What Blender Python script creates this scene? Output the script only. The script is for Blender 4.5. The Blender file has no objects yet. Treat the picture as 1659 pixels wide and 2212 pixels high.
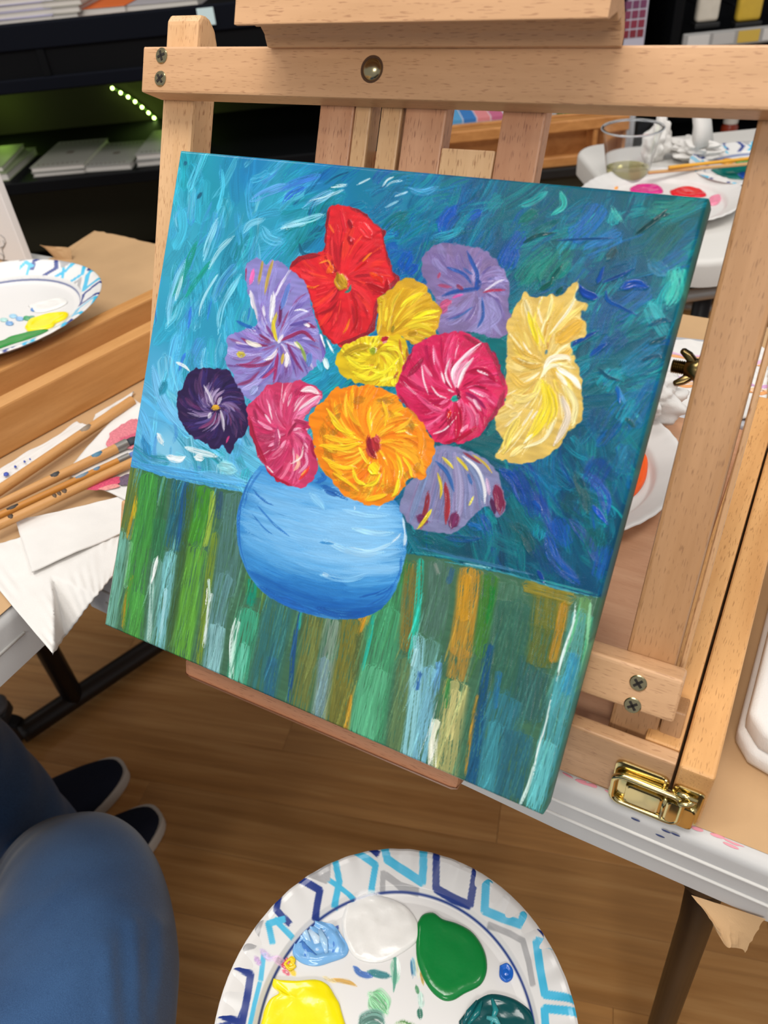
import bpy, bmesh, math, random
import numpy as np
from mathutils import Matrix, Vector
random.seed(4)
SC = bpy.context.scene; COL = SC.collection
# ---------------------------------------------------------------- camera (phone held above the lap), world, lights, exposure
CZ = 1.159                                   # camera height; table tops are at TT, the rim of the box easel at BT
TT, BT = .74, .789
R = np.array([[0.876787, 0.259437, -0.404890], [0.474232, -0.600868, 0.643475], [-0.077126, -0.756434, -0.649506]])
FPX, W, H = 1670.0, 1659.0, 2212.0
cam = bpy.data.objects.new('camera', bpy.data.cameras.new('camera')); COL.objects.link(cam); SC.camera = cam
cam.matrix_world = Matrix(((R[0, 0], -R[0, 1], -R[0, 2], 0), (R[1, 0], -R[1, 1], -R[1, 2], 0), (R[2, 0], -R[2, 1], -R[2, 2], CZ), (0, 0, 0, 1)))
cd = cam.data; cd.sensor_fit = 'VERTICAL'; cd.sensor_height = 36; cd.lens = FPX/H*36; cd.clip_start = .02
cd.dof.use_dof = True; cd.dof.focus_distance = .50; cd.dof.aperture_fstop = 10.5
w = bpy.data.worlds.new('room_air'); SC.world = w; w.use_nodes = True
w.node_tree.nodes['Background'].inputs[0].default_value = (.97, .97, 1, 1); w.node_tree.nodes['Background'].inputs[1].default_value = .50
def lamp(name, loc, size, power, target, col=(1, .96, .9)):
    d = bpy.data.lights.new(name, 'AREA'); d.shape = 'RECTANGLE'; d.size, d.size_y = size; d.energy = power; d.color = col
    o = bpy.data.objects.new(name, d); COL.objects.link(o); o.location = loc
    o.rotation_euler = (Vector(target)-Vector(loc)).to_track_quat('-Z', 'Y').to_euler(); return o
lamp('ceiling_panel_near', (-.35, .0, 2.75), (1.0, .5), 22, (-.35, .15, .8))
for _x, _y, _e in ((-.15, -.42, 4), (-1.0, -.35, 4)): lamp('glint_light', (_x, _y, 2.75), (.14, .14), _e, (-.2, .3, .9))  # unseen lamps added to raise glints on the canvas weave
lamp('front_fill_light', (.5, -2.5, 2.75), (1.2, .6), 46, (-.2, .3, .2))  # unseen fill light added to brighten the floor and knee from the front
lamp('ceiling_panel_right', (.9, .9, 2.75), (1.2, .6), 20, (.7, .9, .7))
lamp('ceiling_panel_left', (-2.0, .6, 2.75), (.6, 1.2), 15, (-1.6, .6, .7))
SC.view_settings.view_transform = 'Standard'; SC.view_settings.look = 'None'; SC.view_settings.exposure = -0.17; SC.view_settings.gamma = 1
SC.view_settings.use_curve_mapping = False
# ---------------------------------------------------------------- measuring helpers: reference points to real planes
def ray(x, y): return R @ np.array([(x-W/2)/FPX, (y-H/2)/FPX, 1.0])
def hit(x, y, P, N):
    r = ray(x, y); P = np.array(P, float)-(0, 0, CZ); N = np.array(N, float); p = r*(N@P)/(N@r); return np.array([p[0], p[1], p[2]+CZ])
def onz(x, y, z): return hit(x, y, (0, 0, z), (0, 0, 1))
def ony(x, y, Y): return hit(x, y, (0, Y, 0), (0, 1, 0))
def onx(x, y, X): return hit(x, y, (X, 0, 0), (1, 0, 0))
# ---------------------------------------------------------------- mesh helpers
def obj(name, bm, mat=None, parent=None, M=None, smooth=False):
    me = bpy.data.meshes.new(name)
    if isinstance(bm, tuple): me.from_pydata([tuple(map(float, v)) for v in bm[0]], [], bm[1]); me.validate()
    else: bmesh.ops.recalc_face_normals(bm, faces=bm.faces); bm.to_mesh(me); bm.free()
    if smooth:
        for p in me.polygons: p.use_smooth = True
        if smooth == 'auto':
            try: me.set_sharp_from_angle(angle=math.radians(38))
            except Exception: pass
    if mat: me.materials.append(mat)
    o = bpy.data.objects.new(name, me); COL.objects.link(o)
    if parent: o.parent = parent; o.matrix_basis = parent.matrix_basis.inverted() @ (M if M is not None else Matrix())
    elif M is not None: o.matrix_basis = M
    return o
def sub(name, bm, mat, part, smooth=False):
    """a sub-part built in the same frame as its part"""
    o = obj(name, bm, mat, None, None, smooth); o.parent = part; o.matrix_basis = Matrix(); return o
def tag(o, label, cat, group=None):
    o['label'] = label; o['category'] = cat
    if group: o['group'] = group
    return o
def thing(name, loc, label, cat, group=None, M=None):
    o = bpy.data.objects.new(name, None); COL.objects.link(o); o.empty_display_size = .02
    o.matrix_basis = M if M is not None else Matrix.Translation(Vector(loc)); return tag(o, label, cat, group)
def struct(o): o['kind'] = 'structure'; return o
def bx(lo, hi, bev=0., seg=2, bm=None):
    """box with softened edges"""
    t = bmesh.new(); lo, hi = np.array(lo, float), np.array(hi, float); lo, hi = np.minimum(lo, hi), np.maximum(lo, hi)
    bmesh.ops.create_cube(t, size=1, matrix=Matrix.Translation(Vector((lo+hi)/2)) @ Matrix.Diagonal((*(hi-lo), 1)))
    if bev: bmesh.ops.bevel(t, geom=t.edges[:], offset=min(bev, float((hi-lo).min())*.45), segments=seg, affect='EDGES', profile=.6)
    if bm is None: return t
    me = bpy.data.meshes.new('tmp'); t.to_mesh(me); t.free(); bm.from_mesh(me); bpy.data.meshes.remove(me); return bm
def merge(*bms):
    out = bmesh.new()
    for b in bms:
        me = bpy.data.meshes.new('tmp'); b.to_mesh(me); b.free(); out.from_mesh(me); bpy.data.meshes.remove(me)
    return out
def xf(bm, M): bmesh.ops.transform(bm, matrix=M, verts=bm.verts[:]); return bm
def lathe(prof, n=48, closed_bottom=False):
    bm = bmesh.new(); rings = []
    for r, z in prof:
        if r < 1e-6: rings.append([bm.verts.new((0, 0, z))])
        else: rings.append([bm.verts.new((r*math.cos(a), r*math.sin(a), z)) for a in (2*math.pi*i/n for i in range(n))])
    for a, b in zip(rings, rings[1:]):
        for i in range(n):
            j = (i+1) % n; q = [a[i % len(a)], a[j % len(a)], b[j % len(b)], b[i % len(b)]]
            q = [v for k, v in enumerate(q) if v not in q[:k]]
            if len(q) > 2:
                try: bm.faces.new(q)
                except ValueError: pass
    return bm
def tube(pts, rad, n=12, caps=True, ell=None):
    P = [Vector(p) for p in pts]; rs = rad if hasattr(rad, '__len__') else [rad]*len(P); bm = bmesh.new(); rings = []
    t0 = (P[1]-P[0]).normalized(); ref = Vector((0, 0, 1)) if abs(t0.z) < .9 else Vector((1, 0, 0)); u = t0.cross(ref).normalized()
    for i, p in enumerate(P):
        t = (P[min(i+1, len(P)-1)]-P[max(i-1, 0)]).normalized(); u = (u-t*u.dot(t)).normalized(); v = t.cross(u); e = ell or (1, 1)
        rings.append([bm.verts.new(p+(u*math.cos(a)*e[0]+v*math.sin(a)*e[1])*rs[i]) for a in (2*math.pi*k/n for k in range(n))])
    for a, b in zip(rings, rings[1:]):
        for k in range(n): bm.faces.new((a[k], a[(k+1) % n], b[(k+1) % n], b[k]))
    if caps: bm.faces.new(rings[0][::-1]); bm.faces.new(rings[-1])
    return bm
def prism(poly, a, b, axis='x', bev=0.):
    """closed 2-D outline drawn out between a and b along an axis"""
    f = {'x': lambda p, t: (t, p[0], p[1]), 'y': lambda p, t: (p[0], t, p[1]), 'z': lambda p, t: (p[0], p[1], t)}[axis]
    bm = bmesh.new(); A = [bm.verts.new(f(p, a)) for p in poly]; B = [bm.verts.new(f(p, b)) for p in poly]; n = len(poly)
    bm.faces.new(A); bm.faces.new(B[::-1])
    for i in range(n): bm.faces.new((A[i], B[i], B[(i+1) % n], A[(i+1) % n]))
    bmesh.ops.recalc_face_normals(bm, faces=bm.faces)
    if bev: bmesh.ops.bevel(bm, geom=bm.edges[:], offset=bev, segments=2, affect='EDGES', profile=.6)
    return bm
_vg = np.random.default_rng(9).random((64, 64, 64))
def vn(x, y, z=0.):
    i, j, k = (int(math.floor(t)) for t in (x, y, z)); fx, fy, fz = x-i, y-j, z-k; fx, fy, fz = (t*t*(3-2*t) for t in (fx, fy, fz))
    g = lambda a, b, c: _vg[(i+a) & 63, (j+b) & 63, (k+c) & 63]
    l = lambda a, b, t: a+(b-a)*t
    return l(l(l(g(0,0,0), g(1,0,0), fx), l(g(0,1,0), g(1,1,0), fx), fy), l(l(g(0,0,1), g(1,0,1), fx), l(g(0,1,1), g(1,1,1), fx), fy), fz)-.5
def sheet(fn_, nu=24, nv=24, thick=.0006):
    """thin sheet from a function of (u, v), with real thickness"""
    P = np.array([[fn_(i/nu, j/nv) for i in range(nu+1)] for j in range(nv+1)], float)
    du = np.gradient(P, axis=1); dv = np.gradient(P, axis=0); N = np.cross(du, dv); N /= np.linalg.norm(N, axis=-1, keepdims=True)+1e-12
    if N[..., 2].mean() < 0: N = -N
    V = np.vstack([P.reshape(-1, 3), (P-N*thick).reshape(-1, 3)]); m = (nu+1)*(nv+1); F = []
    k = lambda i, j: j*(nu+1)+i
    for j in range(nv):
        for i in range(nu): q = (k(i, j), k(i+1, j), k(i+1, j+1), k(i, j+1)); F.append(q); F.append(tuple(t+m for t in q[::-1]))
    for i in range(nu):
        for j in (0, nv): F.append((k(i, j), k(i, j)+m, k(i+1, j)+m, k(i+1, j)))
    for j in range(nv):
        for i in (0, nu): F.append((k(i, j), k(i, j+1), k(i, j+1)+m, k(i, j)+m))
    return (V, F)
def quadsheet(c, nu=24, nv=24, disp=None, thick=.0006):
    c = [np.array(p, float) for p in c]
    def f(u, v):
        p = c[0]*(1-u)*(1-v)+c[1]*u*(1-v)+c[2]*u*v+c[3]*(1-u)*v
        return p+np.array(disp(u, v)) if disp else p
    return sheet(f, nu, nv, thick)
# ---------------------------------------------------------------- materials
def lin(h):
    h = h.lstrip('#'); c = [int(h[i:i+2], 16)/255 for i in (0, 2, 4)]
    return tuple(x/12.92 if x <= .04045 else ((x+.055)/1.055)**2.4 for x in c)+(1.,)
def nt(name):
    m = bpy.data.materials.new(name); m.use_nodes = True; n = m.node_tree; return m, n, n.nodes['Principled BSDF']
def nd(n, typ, **kw):
    x = n.nodes.new(typ)
    for k, v in kw.items():
        if k in x.inputs: x.inputs[k].default_value = v
        else: setattr(x, k, v)
    return x
def ramp(n, src, stops):
    r = n.nodes.new('ShaderNodeValToRGB'); n.links.new(src, r.inputs[0]); e = r.color_ramp.elements
    while len(e) < len(stops): e.new(.5)
    for x, (p, c) in zip(e, stops): x.position = p; x.color = c if isinstance(c, tuple) else lin(c)
    return r.outputs[0]
def mixc(n, fac, a, b, mode='MIX'):
    m = n.nodes.new('ShaderNodeMix'); m.data_type = 'RGBA'; m.blend_type = mode
    for s, v in ((0, fac), (6, a), (7, b)):
        if isinstance(v, (int, float, tuple)): m.inputs[s].default_value = v
        else: n.links.new(v, m.inputs[s])
    return m.outputs[2]
def noise(n, coord, scale, detail=3, rough=.55, vec=(1, 1, 1), dist=0.):
    mp = nd(n, 'ShaderNodeMapping'); mp.inputs['Scale'].default_value = vec; n.links.new(coord, mp.inputs[0])
    x = nd(n, 'ShaderNodeTexNoise', Scale=scale, Detail=detail, Roughness=rough, Distortion=dist); n.links.new(mp.outputs[0], x.inputs['Vector']); return x.outputs[0]
def bump(n, b, h, strength=.3, dist=.001):
    x = nd(n, 'ShaderNodeBump', Strength=strength, Distance=dist); n.links.new(h, x.inputs['Height']); n.links.new(x.outputs[0], b.inputs['Normal']); return x
def plain(name, col, rough=.5, metal=0., spec=.5, var=.0, vscale=30, bmp=0., bscale=200, bdist=.0006, **kw):
    m, n, b = nt(name); b.inputs['Base Color'].default_value = lin(col); b.inputs['Roughness'].default_value = rough; b.inputs['Metallic'].default_value = metal
    b.inputs['Specular IOR Level'].default_value = spec
    for k, v in kw.items(): b.inputs[k.replace('_', ' ')].default_value = v
    if var or bmp:
        tc = nd(n, 'ShaderNodeTexCoord').outputs['Object']
        if var:
            c = lin(col); lo = tuple(t*(1-var) for t in c[:3])+(1,); hi = tuple(min(1, t*(1+var)) for t in c[:3])+(1,)
            n.links.new(ramp(n, noise(n, tc, vscale, 4), [(.3, lo), (.7, hi)]), b.inputs['Base Color'])
        if bmp: bump(n, b, noise(n, tc, bscale, 3), bmp, bdist)
    return m
def wood(name, col, dark, axis=0, fleck='#8a5a3a', amt=.7, rough=.42, ring=1., fs=1.):
    """beech: fine grain along one axis, short dark flecks"""
    m, n, b = nt(name); tc = nd(n, 'ShaderNodeTexCoord').outputs['Object']
    v = [1., 1., 1.]; v[axis] = .07; g1 = noise(n, tc, 160, 4, .6, tuple(v), .6)
    v2 = [1., 1., 1.]; v2[axis] = .10; g2 = noise(n, tc, 34*ring, 3, .5, tuple(v2), 1.2)
    v3 = [1., 1., 1.]; v3[axis] = .10; fl = noise(n, tc, 1500*fs, 1, .4, tuple(v3))
    base = mixc(n, g2, lin(col), lin(dark)); c1 = ramp(n, g2, [(.33, col), (.68, dark)])
    c2 = mixc(n, .35, c1, ramp(n, g1, [(.3, dark), (.7, col)]))
    f = ramp(n, fl, [(.63, (0, 0, 0, 1)), (.69, (1, 1, 1, 1))])
    mm = nd(n, 'ShaderNodeMath', operation='MULTIPLY'); n.links.new(f, mm.inputs[0]); mm.inputs[1].default_value = amt
    n.links.new(mixc(n, mm.outputs[0], c2, lin(fleck)), b.inputs['Base Color'])
    b.inputs['Roughness'].default_value = rough; b.inputs['Specular IOR Level'].default_value = .35; bump(n, b, g1, .12, .0004); return m
def vcol(name, rough=.4, spec=.5, relief=0., coat=0.):
    m, n, b = nt(name); a = nd(n, 'ShaderNodeAttribute', attribute_name='Col'); n.links.new(a.outputs['Color'], b.inputs['Base Color'])
    b.inputs['Roughness'].default_value = rough; b.inputs['Specular IOR Level'].default_value = spec; b.inputs['Coat Weight'].default_value = coat; return m, n, b, a
BE = wood('beech_across', '#d3a67d', '#bb9068', 0, '#86583a', .5)      # grain along x
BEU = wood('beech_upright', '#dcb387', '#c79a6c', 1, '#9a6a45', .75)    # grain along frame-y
BEY = wood('beech_depth', '#dca76c', '#c48d54', 1, '#9a6a3c', .6)
BER = wood('beech_reddish', '#cf9c78', '#b47e5c', 1, '#8a5a44', .8)
BELED = wood('beech_ledge', '#c08a68', '#a87454', 0, '#7a4c38', .5)
BEPOST = wood('beech_post_shaded', '#bd9066', '#a3774e', 1, '#7f5838', .6)  # shade on the right post put into a darker beech colour
PANEL = wood('thin_plywood', '#d6a784', '#c28f6c', 0, '#a87450', .25, .5, 1.6)
NBW = wood('neighbour_easel_wood', '#cf9a60', '#b27c44', 1, '#9a6a3c', .2)
BRASS = plain('polished_brass', '#cfbd86', .16, 1.); STEEL = plain('yellow_zinc_steel', '#a59a78', .22, 1.); NUT = plain('bronzed_steel', '#7d6a44', .25, 1.)
DARK = plain('dark_recess', '#1b130c', .8); BORESHADE = plain('bore_shade', '#4a2f1a', .8)  # shade inside screw slots and the bolt bore, put into the colour
WHITEP = plain('white_paper_plate', '#d9d6d3', .38, 0, .5, .02, 60); TISSUE = plain('white_tissue', '#dbd8d4', .95, 0, .1, .03, 40, .5, 900, .0004)
KRAFT = plain('brown_kraft_paper', '#bd9a72', .75, 0, .2, .06, 14, .15, 300)
TABLE = plain('white_grey_plastic', '#c2c0be', .5, 0, .4, .03, 20, .2, 700, .0003); TABLEW = plain('white_plastic_top', '#d2cfca', .5, 0, .4, .03, 9)
BLACKM = plain('black_painted_steel', '#16161a', .45, 0, .4); BLACKSH = plain('black_shelving', '#07080b', .6, 0, .12); LEGM = plain('dark_bronze_tube', '#2a2019', .35, .3)
# ---------------------------------------------------------------- painter: brush strokes -> colour + relief of the paint layer
def hexc(s):
    s = s.lstrip('#'); return np.array([int(s[i:i+2], 16)/255. for i in (0, 2, 4)])
def smooth(x): x = np.clip(x, 0, 1); return x*x*(3-2*x)
def homography(src, dst):
    A = []
    for (X, Y), (x, y) in zip(src, dst):
        A.append([X, Y, 1, 0, 0, 0, -x*X, -x*Y, -x]); A.append([0, 0, 0, X, Y, 1, -y*X, -y*Y, -y])
    return np.linalg.svd(np.array(A, float))[2][-1].reshape(3, 3)
class Painter:
    """A painted sheet: colour C, paint height H, how bare the weave is (W). map_() takes reference points to the sheet."""
    def __init__(s, n, Hm, seed=1):
        s.n = n; s.Hm = Hm; s.rng = np.random.default_rng(seed)
        s.C = np.ones((n, n, 3)); s.H = np.zeros((n, n)); s.W = np.ones((n, n))
    def map_(s, pts):
        p = np.asarray(pts, float).reshape(-1, 2); q = np.c_[p, np.ones(len(p))] @ s.Hm.T
        return q[:, :2]/q[:, 2:]*(s.n-1)
    def scale(s, p):
        a = s.map_([p, (p[0]+4, p[1]), (p[0], p[1]+4)]); u, v = a[1]-a[0], a[2]-a[0]
        return math.sqrt(abs(u[0]*v[1]-u[1]*v[0]))/4
    @staticmethod
    def spline(P, k=6):
        P = np.asarray(P, float)
        if len(P) < 3: return np.array([P[0]+(P[-1]-P[0])*t for t in np.linspace(0, 1, 5)])
        Q = np.vstack([2*P[0]-P[1], P, 2*P[-1]-P[-2]]); out = []
        for i in range(1, len(Q)-2):
            for t in np.arange(k)/k:
                a, b, c, d = Q[i-1:i+3]
                out.append(.5*((2*b)+(c-a)*t+(2*a-5*b+4*c-d)*t*t+(3*b-a-3*c+d)*t**3))
        out.append(P[-1]); return np.array(out)
    def poly_mask(s, pts, rough=2., curve=True):
        """soft-edged mask of a closed outline with a slightly ragged edge"""
        P = s.map_(pts)
        if curve: P = s.spline(np.vstack([P, P[:1]]), 5)[:-1]
        m = int(8+rough*2); lo = np.maximum(np.floor(P.min(0))-m, 0).astype(int); hi = np.minimum(np.ceil(P.max(0))+m, s.n-1).astype(int)
        X, Y = np.meshgrid(np.arange(lo[0], hi[0]+1), np.arange(lo[1], hi[1]+1))
        ins = np.zeros(X.shape, bool); D = np.full(X.shape, 1e9)
        for a, b in zip(P, np.roll(P, -1, 0)):
            c = ((a[1] > Y) != (b[1] > Y)); 
            with np.errstate(divide='ignore', invalid='ignore'):
                ins ^= c & (X < (b[0]-a[0])*(Y-a[1])/(b[1]-a[1]+1e-12)+a[0])
            d = b-a; L = d@d+1e-9; t = np.clip(((X-a[0])*d[0]+(Y-a[1])*d[1])/L, 0, 1)
            D = np.minimum(D, (X-a[0]-t*d[0])**2+(Y-a[1]-t*d[1])**2)
        D = np.sqrt(D)*np.where(ins, 1, -1)
        D += rough*((s.noise(X/7., Y/7.)-.5)*1.6+(s.noise(X/3.1, Y/3.1, 4)-.5)*.5)
        return (slice(lo[1], hi[1]+1), slice(lo[0], hi[0]+1)), np.clip(D*.7+.5, 0, 1), D
    def noise(s, x, y, seed=0):
        """value noise"""
        if not hasattr(s, '_g'): s._g = np.random.default_rng(5).random((128, 128))
        xi = np.floor(x).astype(int); yi = np.floor(y).astype(int); fx = smooth(x-xi); fy = smooth(y-yi); g = s._g
        xi = (xi+seed*17) & 127; yi = (yi+seed*31) & 127; x1 = (xi+1) & 127; y1 = (yi+1) & 127
        return (g[yi, xi]*(1-fx)+g[yi, x1]*fx)*(1-fy)+(g[y1, xi]*(1-fx)+g[y1, x1]*fx)*fy
    def fill(s, pts, col, a=1., rough=2., curve=True, h=.25, var=.06, weave=.6, col2=None, ang=0.):
        sl, m, D = s.poly_mask(pts, rough, curve); m = m*a
        col = hexc(col); X, Y = np.meshgrid(np.arange(m.shape[1]), np.arange(m.shape[0]))
        c_, s_ = math.cos(ang), math.sin(ang)
        nz = s.noise((X*c_+Y*s_)/22., (Y*c_-X*s_)/4., 3)-.5
        cc = col*(1+2*var*nz[..., None])
        if col2 is not None: cc = cc+(hexc(col2)-col)*smooth(s.noise(X/26., Y/26., 7)*1.6-.3)[..., None]
        s.C[sl] = s.C[sl]*(1-m[..., None])+np.clip(cc, 0, 1)*m[..., None]
        s.H[sl] = s.H[sl]*(1-m*.8)+m*h*(.75+nz*.6)
        s.W[sl] = s.W[sl]*(1-m)+m*weave
        return sl, m, D
    def stroke(s, pts, w, col, a=.95, h=.4, var=.2, col2=None, dry=.15, clip=None, taper=(.6, .35), weave=.25, soft=.25, rag=1.):
        rng = s.rng; p0 = np.asarray(pts, float); k = s.scale(p0[len(p0)//2])
        P = s.spline(s.map_(p0), 5); w = w*k*.5
        if w < .45: a *= w/.45; w = .45
        m = int(w+3); lo = np.maximum(np.floor(P.min(0))-m, 0).astype(int); hi = np.minimum(np.ceil(P.max(0))+m, s.n-1).astype(int)
        if (hi <= lo).any(): return
        X, Y = np.meshgrid(np.arange(lo[0], hi[0]+1, dtype=float), np.arange(lo[1], hi[1]+1, dtype=float))
        best = np.full(X.shape, 1e9); S = np.zeros(X.shape); Tt = np.zeros(X.shape)
        seg = np.linalg.norm(np.diff(P, axis=0), axis=1); cum = np.r_[0, np.cumsum(seg)]; Ltot = cum[-1]+1e-6
        for i in range(len(P)-1):
            d = P[i+1]-P[i]; L = d@d+1e-9; t = np.clip(((X-P[i, 0])*d[0]+(Y-P[i, 1])*d[1])/L, 0, 1)
            dx = X-P[i, 0]-t*d[0]; dy = Y-P[i, 1]-t*d[1]; D2 = dx*dx+dy*dy; u = D2 < best
            best[u] = D2[u]; S[u] = (cum[i]+t[u]*seg[i])/Ltot; Tt[u] = (np.sign(d[0]*dy-d[1]*dx)*np.sqrt(D2))[u]
        rad = w*(1-np.clip((taper[0]*.5-S)/(taper[0]*.5+1e-6), 0, 1)**2*.75)*(1-np.clip((S-1+taper[1])/(taper[1]+1e-6), 0, 1)**2*.8)
        tn = Tt/(rad+1e-6); sd = int(rng.integers(1, 99)); 
        nb = max(3., w*1.1)
        streak = s.noise(tn*nb+sd*3.3, S*(1.5+Ltot/40.)+sd, sd)
        al = np.clip((rad-np.abs(Tt)+(streak-.5)*rag*min(w*.5, 3.))/(soft*w+.8)+.4, 0, 1)
        if dry >= 0:
            thr = dry*.55+.30*np.clip((S-.72)/.28, 0, 1)**1.5*(dry > .02)+.16*np.clip((.12-S)/.12, 0, 1)*(dry > .02)
            al *= smooth((streak-thr)*5+.55)
        e0 = P[1]-P[0]; e1 = P[-1]-P[-2]; over = np.maximum(-((X-P[0, 0])*e0[0]+(Y-P[0, 1])*e0[1])/(np.linalg.norm(e0)+1e-9), ((X-P[-1, 0])*e1[0]+(Y-P[-1, 1])*e1[1])/(np.linalg.norm(e1)+1e-9))
        if taper[0] < .3: al *= np.clip(1.3-np.maximum(over, 0)/(w*(.15+.75*streak)+.4)*1.3, 0, 1)
        al *= a
        if clip is not None:
            cm = np.zeros((s.n, s.n)); cm[clip[0]] = clip[1]; al = al*cm[lo[1]:hi[1]+1, lo[0]:hi[0]+1]
        sl = (slice(lo[1], hi[1]+1), slice(lo[0], hi[0]+1))
        base = hexc(col); c = base*(1+var*2*(streak[..., None]-.5))
        if col2 is not None: c = c+(hexc(col2)-base)*smooth(s.noise(tn*nb*.6+9+sd, S*2.+3, sd+5)*1.7-.35)[..., None]
        s.C[sl] = s.C[sl]*(1-al[..., None])+np.clip(c, 0, 1)*al[..., None]
        h = h*min(1., .35+w/9.); ridge = (.45+.55*np.abs(np.clip(tn, -1, 1))**3)*(.55+.9*streak)*(.7+.5*S)
        s.H[sl] = s.H[sl]*(1-al*.75)+al*(h*ridge+s.H[sl]*.35)
        s.W[sl] = s.W[sl]*(1-al)+al*weave
    def field(s, anchors, power=3.):
        """colour ground blended between anchor points"""
        A = np.array([a[:2] for a in anchors], float); Cc = np.array([hexc(a[2]) for a in anchors]); Q = s.map_(A)
        X, Y = np.meshgrid(np.arange(s.n), np.arange(s.n)); num = np.zeros((s.n, s.n, 3)); den = np.zeros((s.n, s.n))
        for q, c in zip(Q, Cc):
            wgt = 1/((X-q[0])**2+(Y-q[1])**2+90.)**(power/2); num += wgt[..., None]*c; den += wgt
        return num/den[..., None]
# ---------------------------------------------------------------- the picture: flowers in a round blue vase on a striped cloth
CORN = [(388, 320), (1528, 422), (1168, 1762), (224, 1350)]
def paint_picture(N):
    pt = Painter(N, homography(CORN, [(0, 1), (1, 1), (1, 0), (0, 0)]), 11); rng = pt.rng
    U = lambda a, b: rng.uniform(a, b)
    # blue ground
    anc = [(400,340,'#1fa3b8'),(450,420,'#1f93ad'),(390,480,'#3aa6c4'),(540,360,'#1c80b8'),(600,420,'#2f9fbe'),(520,500,'#2a93b2'),(420,600,'#3aa9c8'),(500,620,'#2c9dc0'),
        (380,700,'#2b98bb'),(450,700,'#2a94b8'),(340,800,'#4aa6d0'),(400,770,'#3d9cc4'),(330,900,'#56aedd'),(350,970,'#7fc4e4'),(440,1010,'#6fbce0'),(520,1010,'#62b4dc'),(300,990,'#4a9fd6'),
        (700,370,'#1a78b0'),(640,470,'#2690b0'),(800,400,'#15789c'),(880,420,'#1583ac'),(960,400,'#1868b8'),(860,540,'#0a5ab4'),(900,560,'#0f55ae'),(1000,440,'#1260b4'),(930,480,'#1672a6'),(1080,430,'#128090'),(1130,400,'#1a8aa0'),
        (1180,460,'#1a74b4'),(1240,430,'#127e9c'),(1300,480,'#1b70b0'),(1380,440,'#157a88'),(1480,440,'#127a80'),(1440,500,'#17706e'),(1340,540,'#1f6fae'),(1200,520,'#126c7c'),(1110,540,'#125ba8'),(1150,590,'#107a74'),(1100,610,'#1160a0'),
        (1290,600,'#14638c'),(1390,600,'#1c6a9c'),(1480,600,'#1fa0a8'),(1440,560,'#2a86b0'),(1440,640,'#1a93a6'),(1350,660,'#0f5590'),(1300,700,'#176a9a'),(1420,720,'#11628e'),(1340,780,'#1387a0'),(1400,800,'#14689a'),(1290,820,'#0f7c92'),(1350,880,'#1280a0'),
        (1300,930,'#0f6c94'),(1380,930,'#1486a8'),(1280,1000,'#0e5f8a'),(1330,1050,'#1460a8'),(1220,1030,'#0b4f8e'),(1120,1030,'#0b4a94'),(1180,1080,'#0c56a0'),(1260,1120,'#0b5468'),(1310,1130,'#0f5c86'),(1130,1130,'#0a6270'),(1200,1180,'#0b4f94'),(1060,1170,'#0c4f7e'),
        (950,1170,'#0e6a7c'),(1290,1230,'#0d5a9a'),(1210,1240,'#0e5a8c'),(720,800,'#1d7fa0'),(710,780,'#3aa0c4'),(1060,760,'#0f6a70'),(1060,960,'#0b5f68'),(560,980,'#7cc0e0')]
    # table cloth ground
    G = pt.field(anc); rx = smooth((np.arange(N)/N-.45)*3)[None, :, None]*.30; G = (G*(1-rx)+hexc('#066478')*rx)*(1-rx*.75); pt.C[:] = G; pt.H[:] = .12+.08*pt.noise(*[a/9. for a in np.meshgrid(np.arange(N), np.arange(N))])
    X, Y = np.meshgrid(np.arange(N), np.arange(N)); right = smooth((X/N-.3)*2.2); pt.W[:] = .15+.75*right
    def ang(x, y):   # brush direction over the ground, degrees, reference frame, y down
        if x < 560: return -78+U(-22, 22) if y < 820 else 60+U(-40, 40)
        if x < 900: return -38+U(-25, 25)
        if y > 950: return 62+U(-35, 35)
        return -38+U(-35, 35)
    lt = ['#6fc4dc','#8fd0ea','#58b4d8','#3f86cc','#2fb0bc','#1a7a98','#157f8c','#4aa4dc']
    dk = ['#0a52a4','#0a5a8c','#0b7a80','#0c8a8c','#084a78','#0c7c86','#086068','#1490a8','#14a0a4']
    def ground_strokes(n, wmin, wmax, amt, hh):
        for _ in range(n):
            v = rng.random(); u = rng.random()
            x = 300+u*1230; y = 330+v*930
            q = pt.map_([(x, y)])[0]
            if not (0 < q[0] < N-1 and 0 < q[1] < N-1): continue
            th = math.radians(ang(x, y)); L = U(28, 85); b = U(-.5, .5)
            L *= .8+wmax/40; P = [(x-math.cos(th)*L/2, y-math.sin(th)*L/2), (x+math.sin(th)*L*b*.25, y-math.cos(th)*L*b*.25), (x+math.cos(th)*L/2, y+math.sin(th)*L/2)]
            loc = pt.C[int(q[1]), int(q[0])] if rng.random() < .3 else G[int(q[1]), int(q[0])]
            pal = hexc(str(rng.choice(lt if x < 640+U(-80, 60) else dk)))
            mix = U(0, amt); c = np.clip((loc*(1-mix)+pal*mix)*U(.88, 1.12), 0, 1)
            pt.stroke(P, U(wmin, wmax), '%02x%02x%02x' % tuple(int(t*255) for t in c), a=U(.5, .92), h=U(.15, hh), dry=U(.15, .8), var=U(.1, .3), taper=(.2, .15), col2=None if rng.random() < .5 else str(rng.choice(lt if x < 640 else dk)), weave=.1+.75*float(smooth(np.array((x-650)/350.))))
    ground_strokes(500, 22, 52, .55, .3); ground_strokes(650, 10, 26, .6, .4); ground_strokes(260, 4, 11, .6, .5)
    S = pt.stroke
    def many(lst, **kw):
        for col, w, *p in lst: S(p, w, col, **kw)
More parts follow.
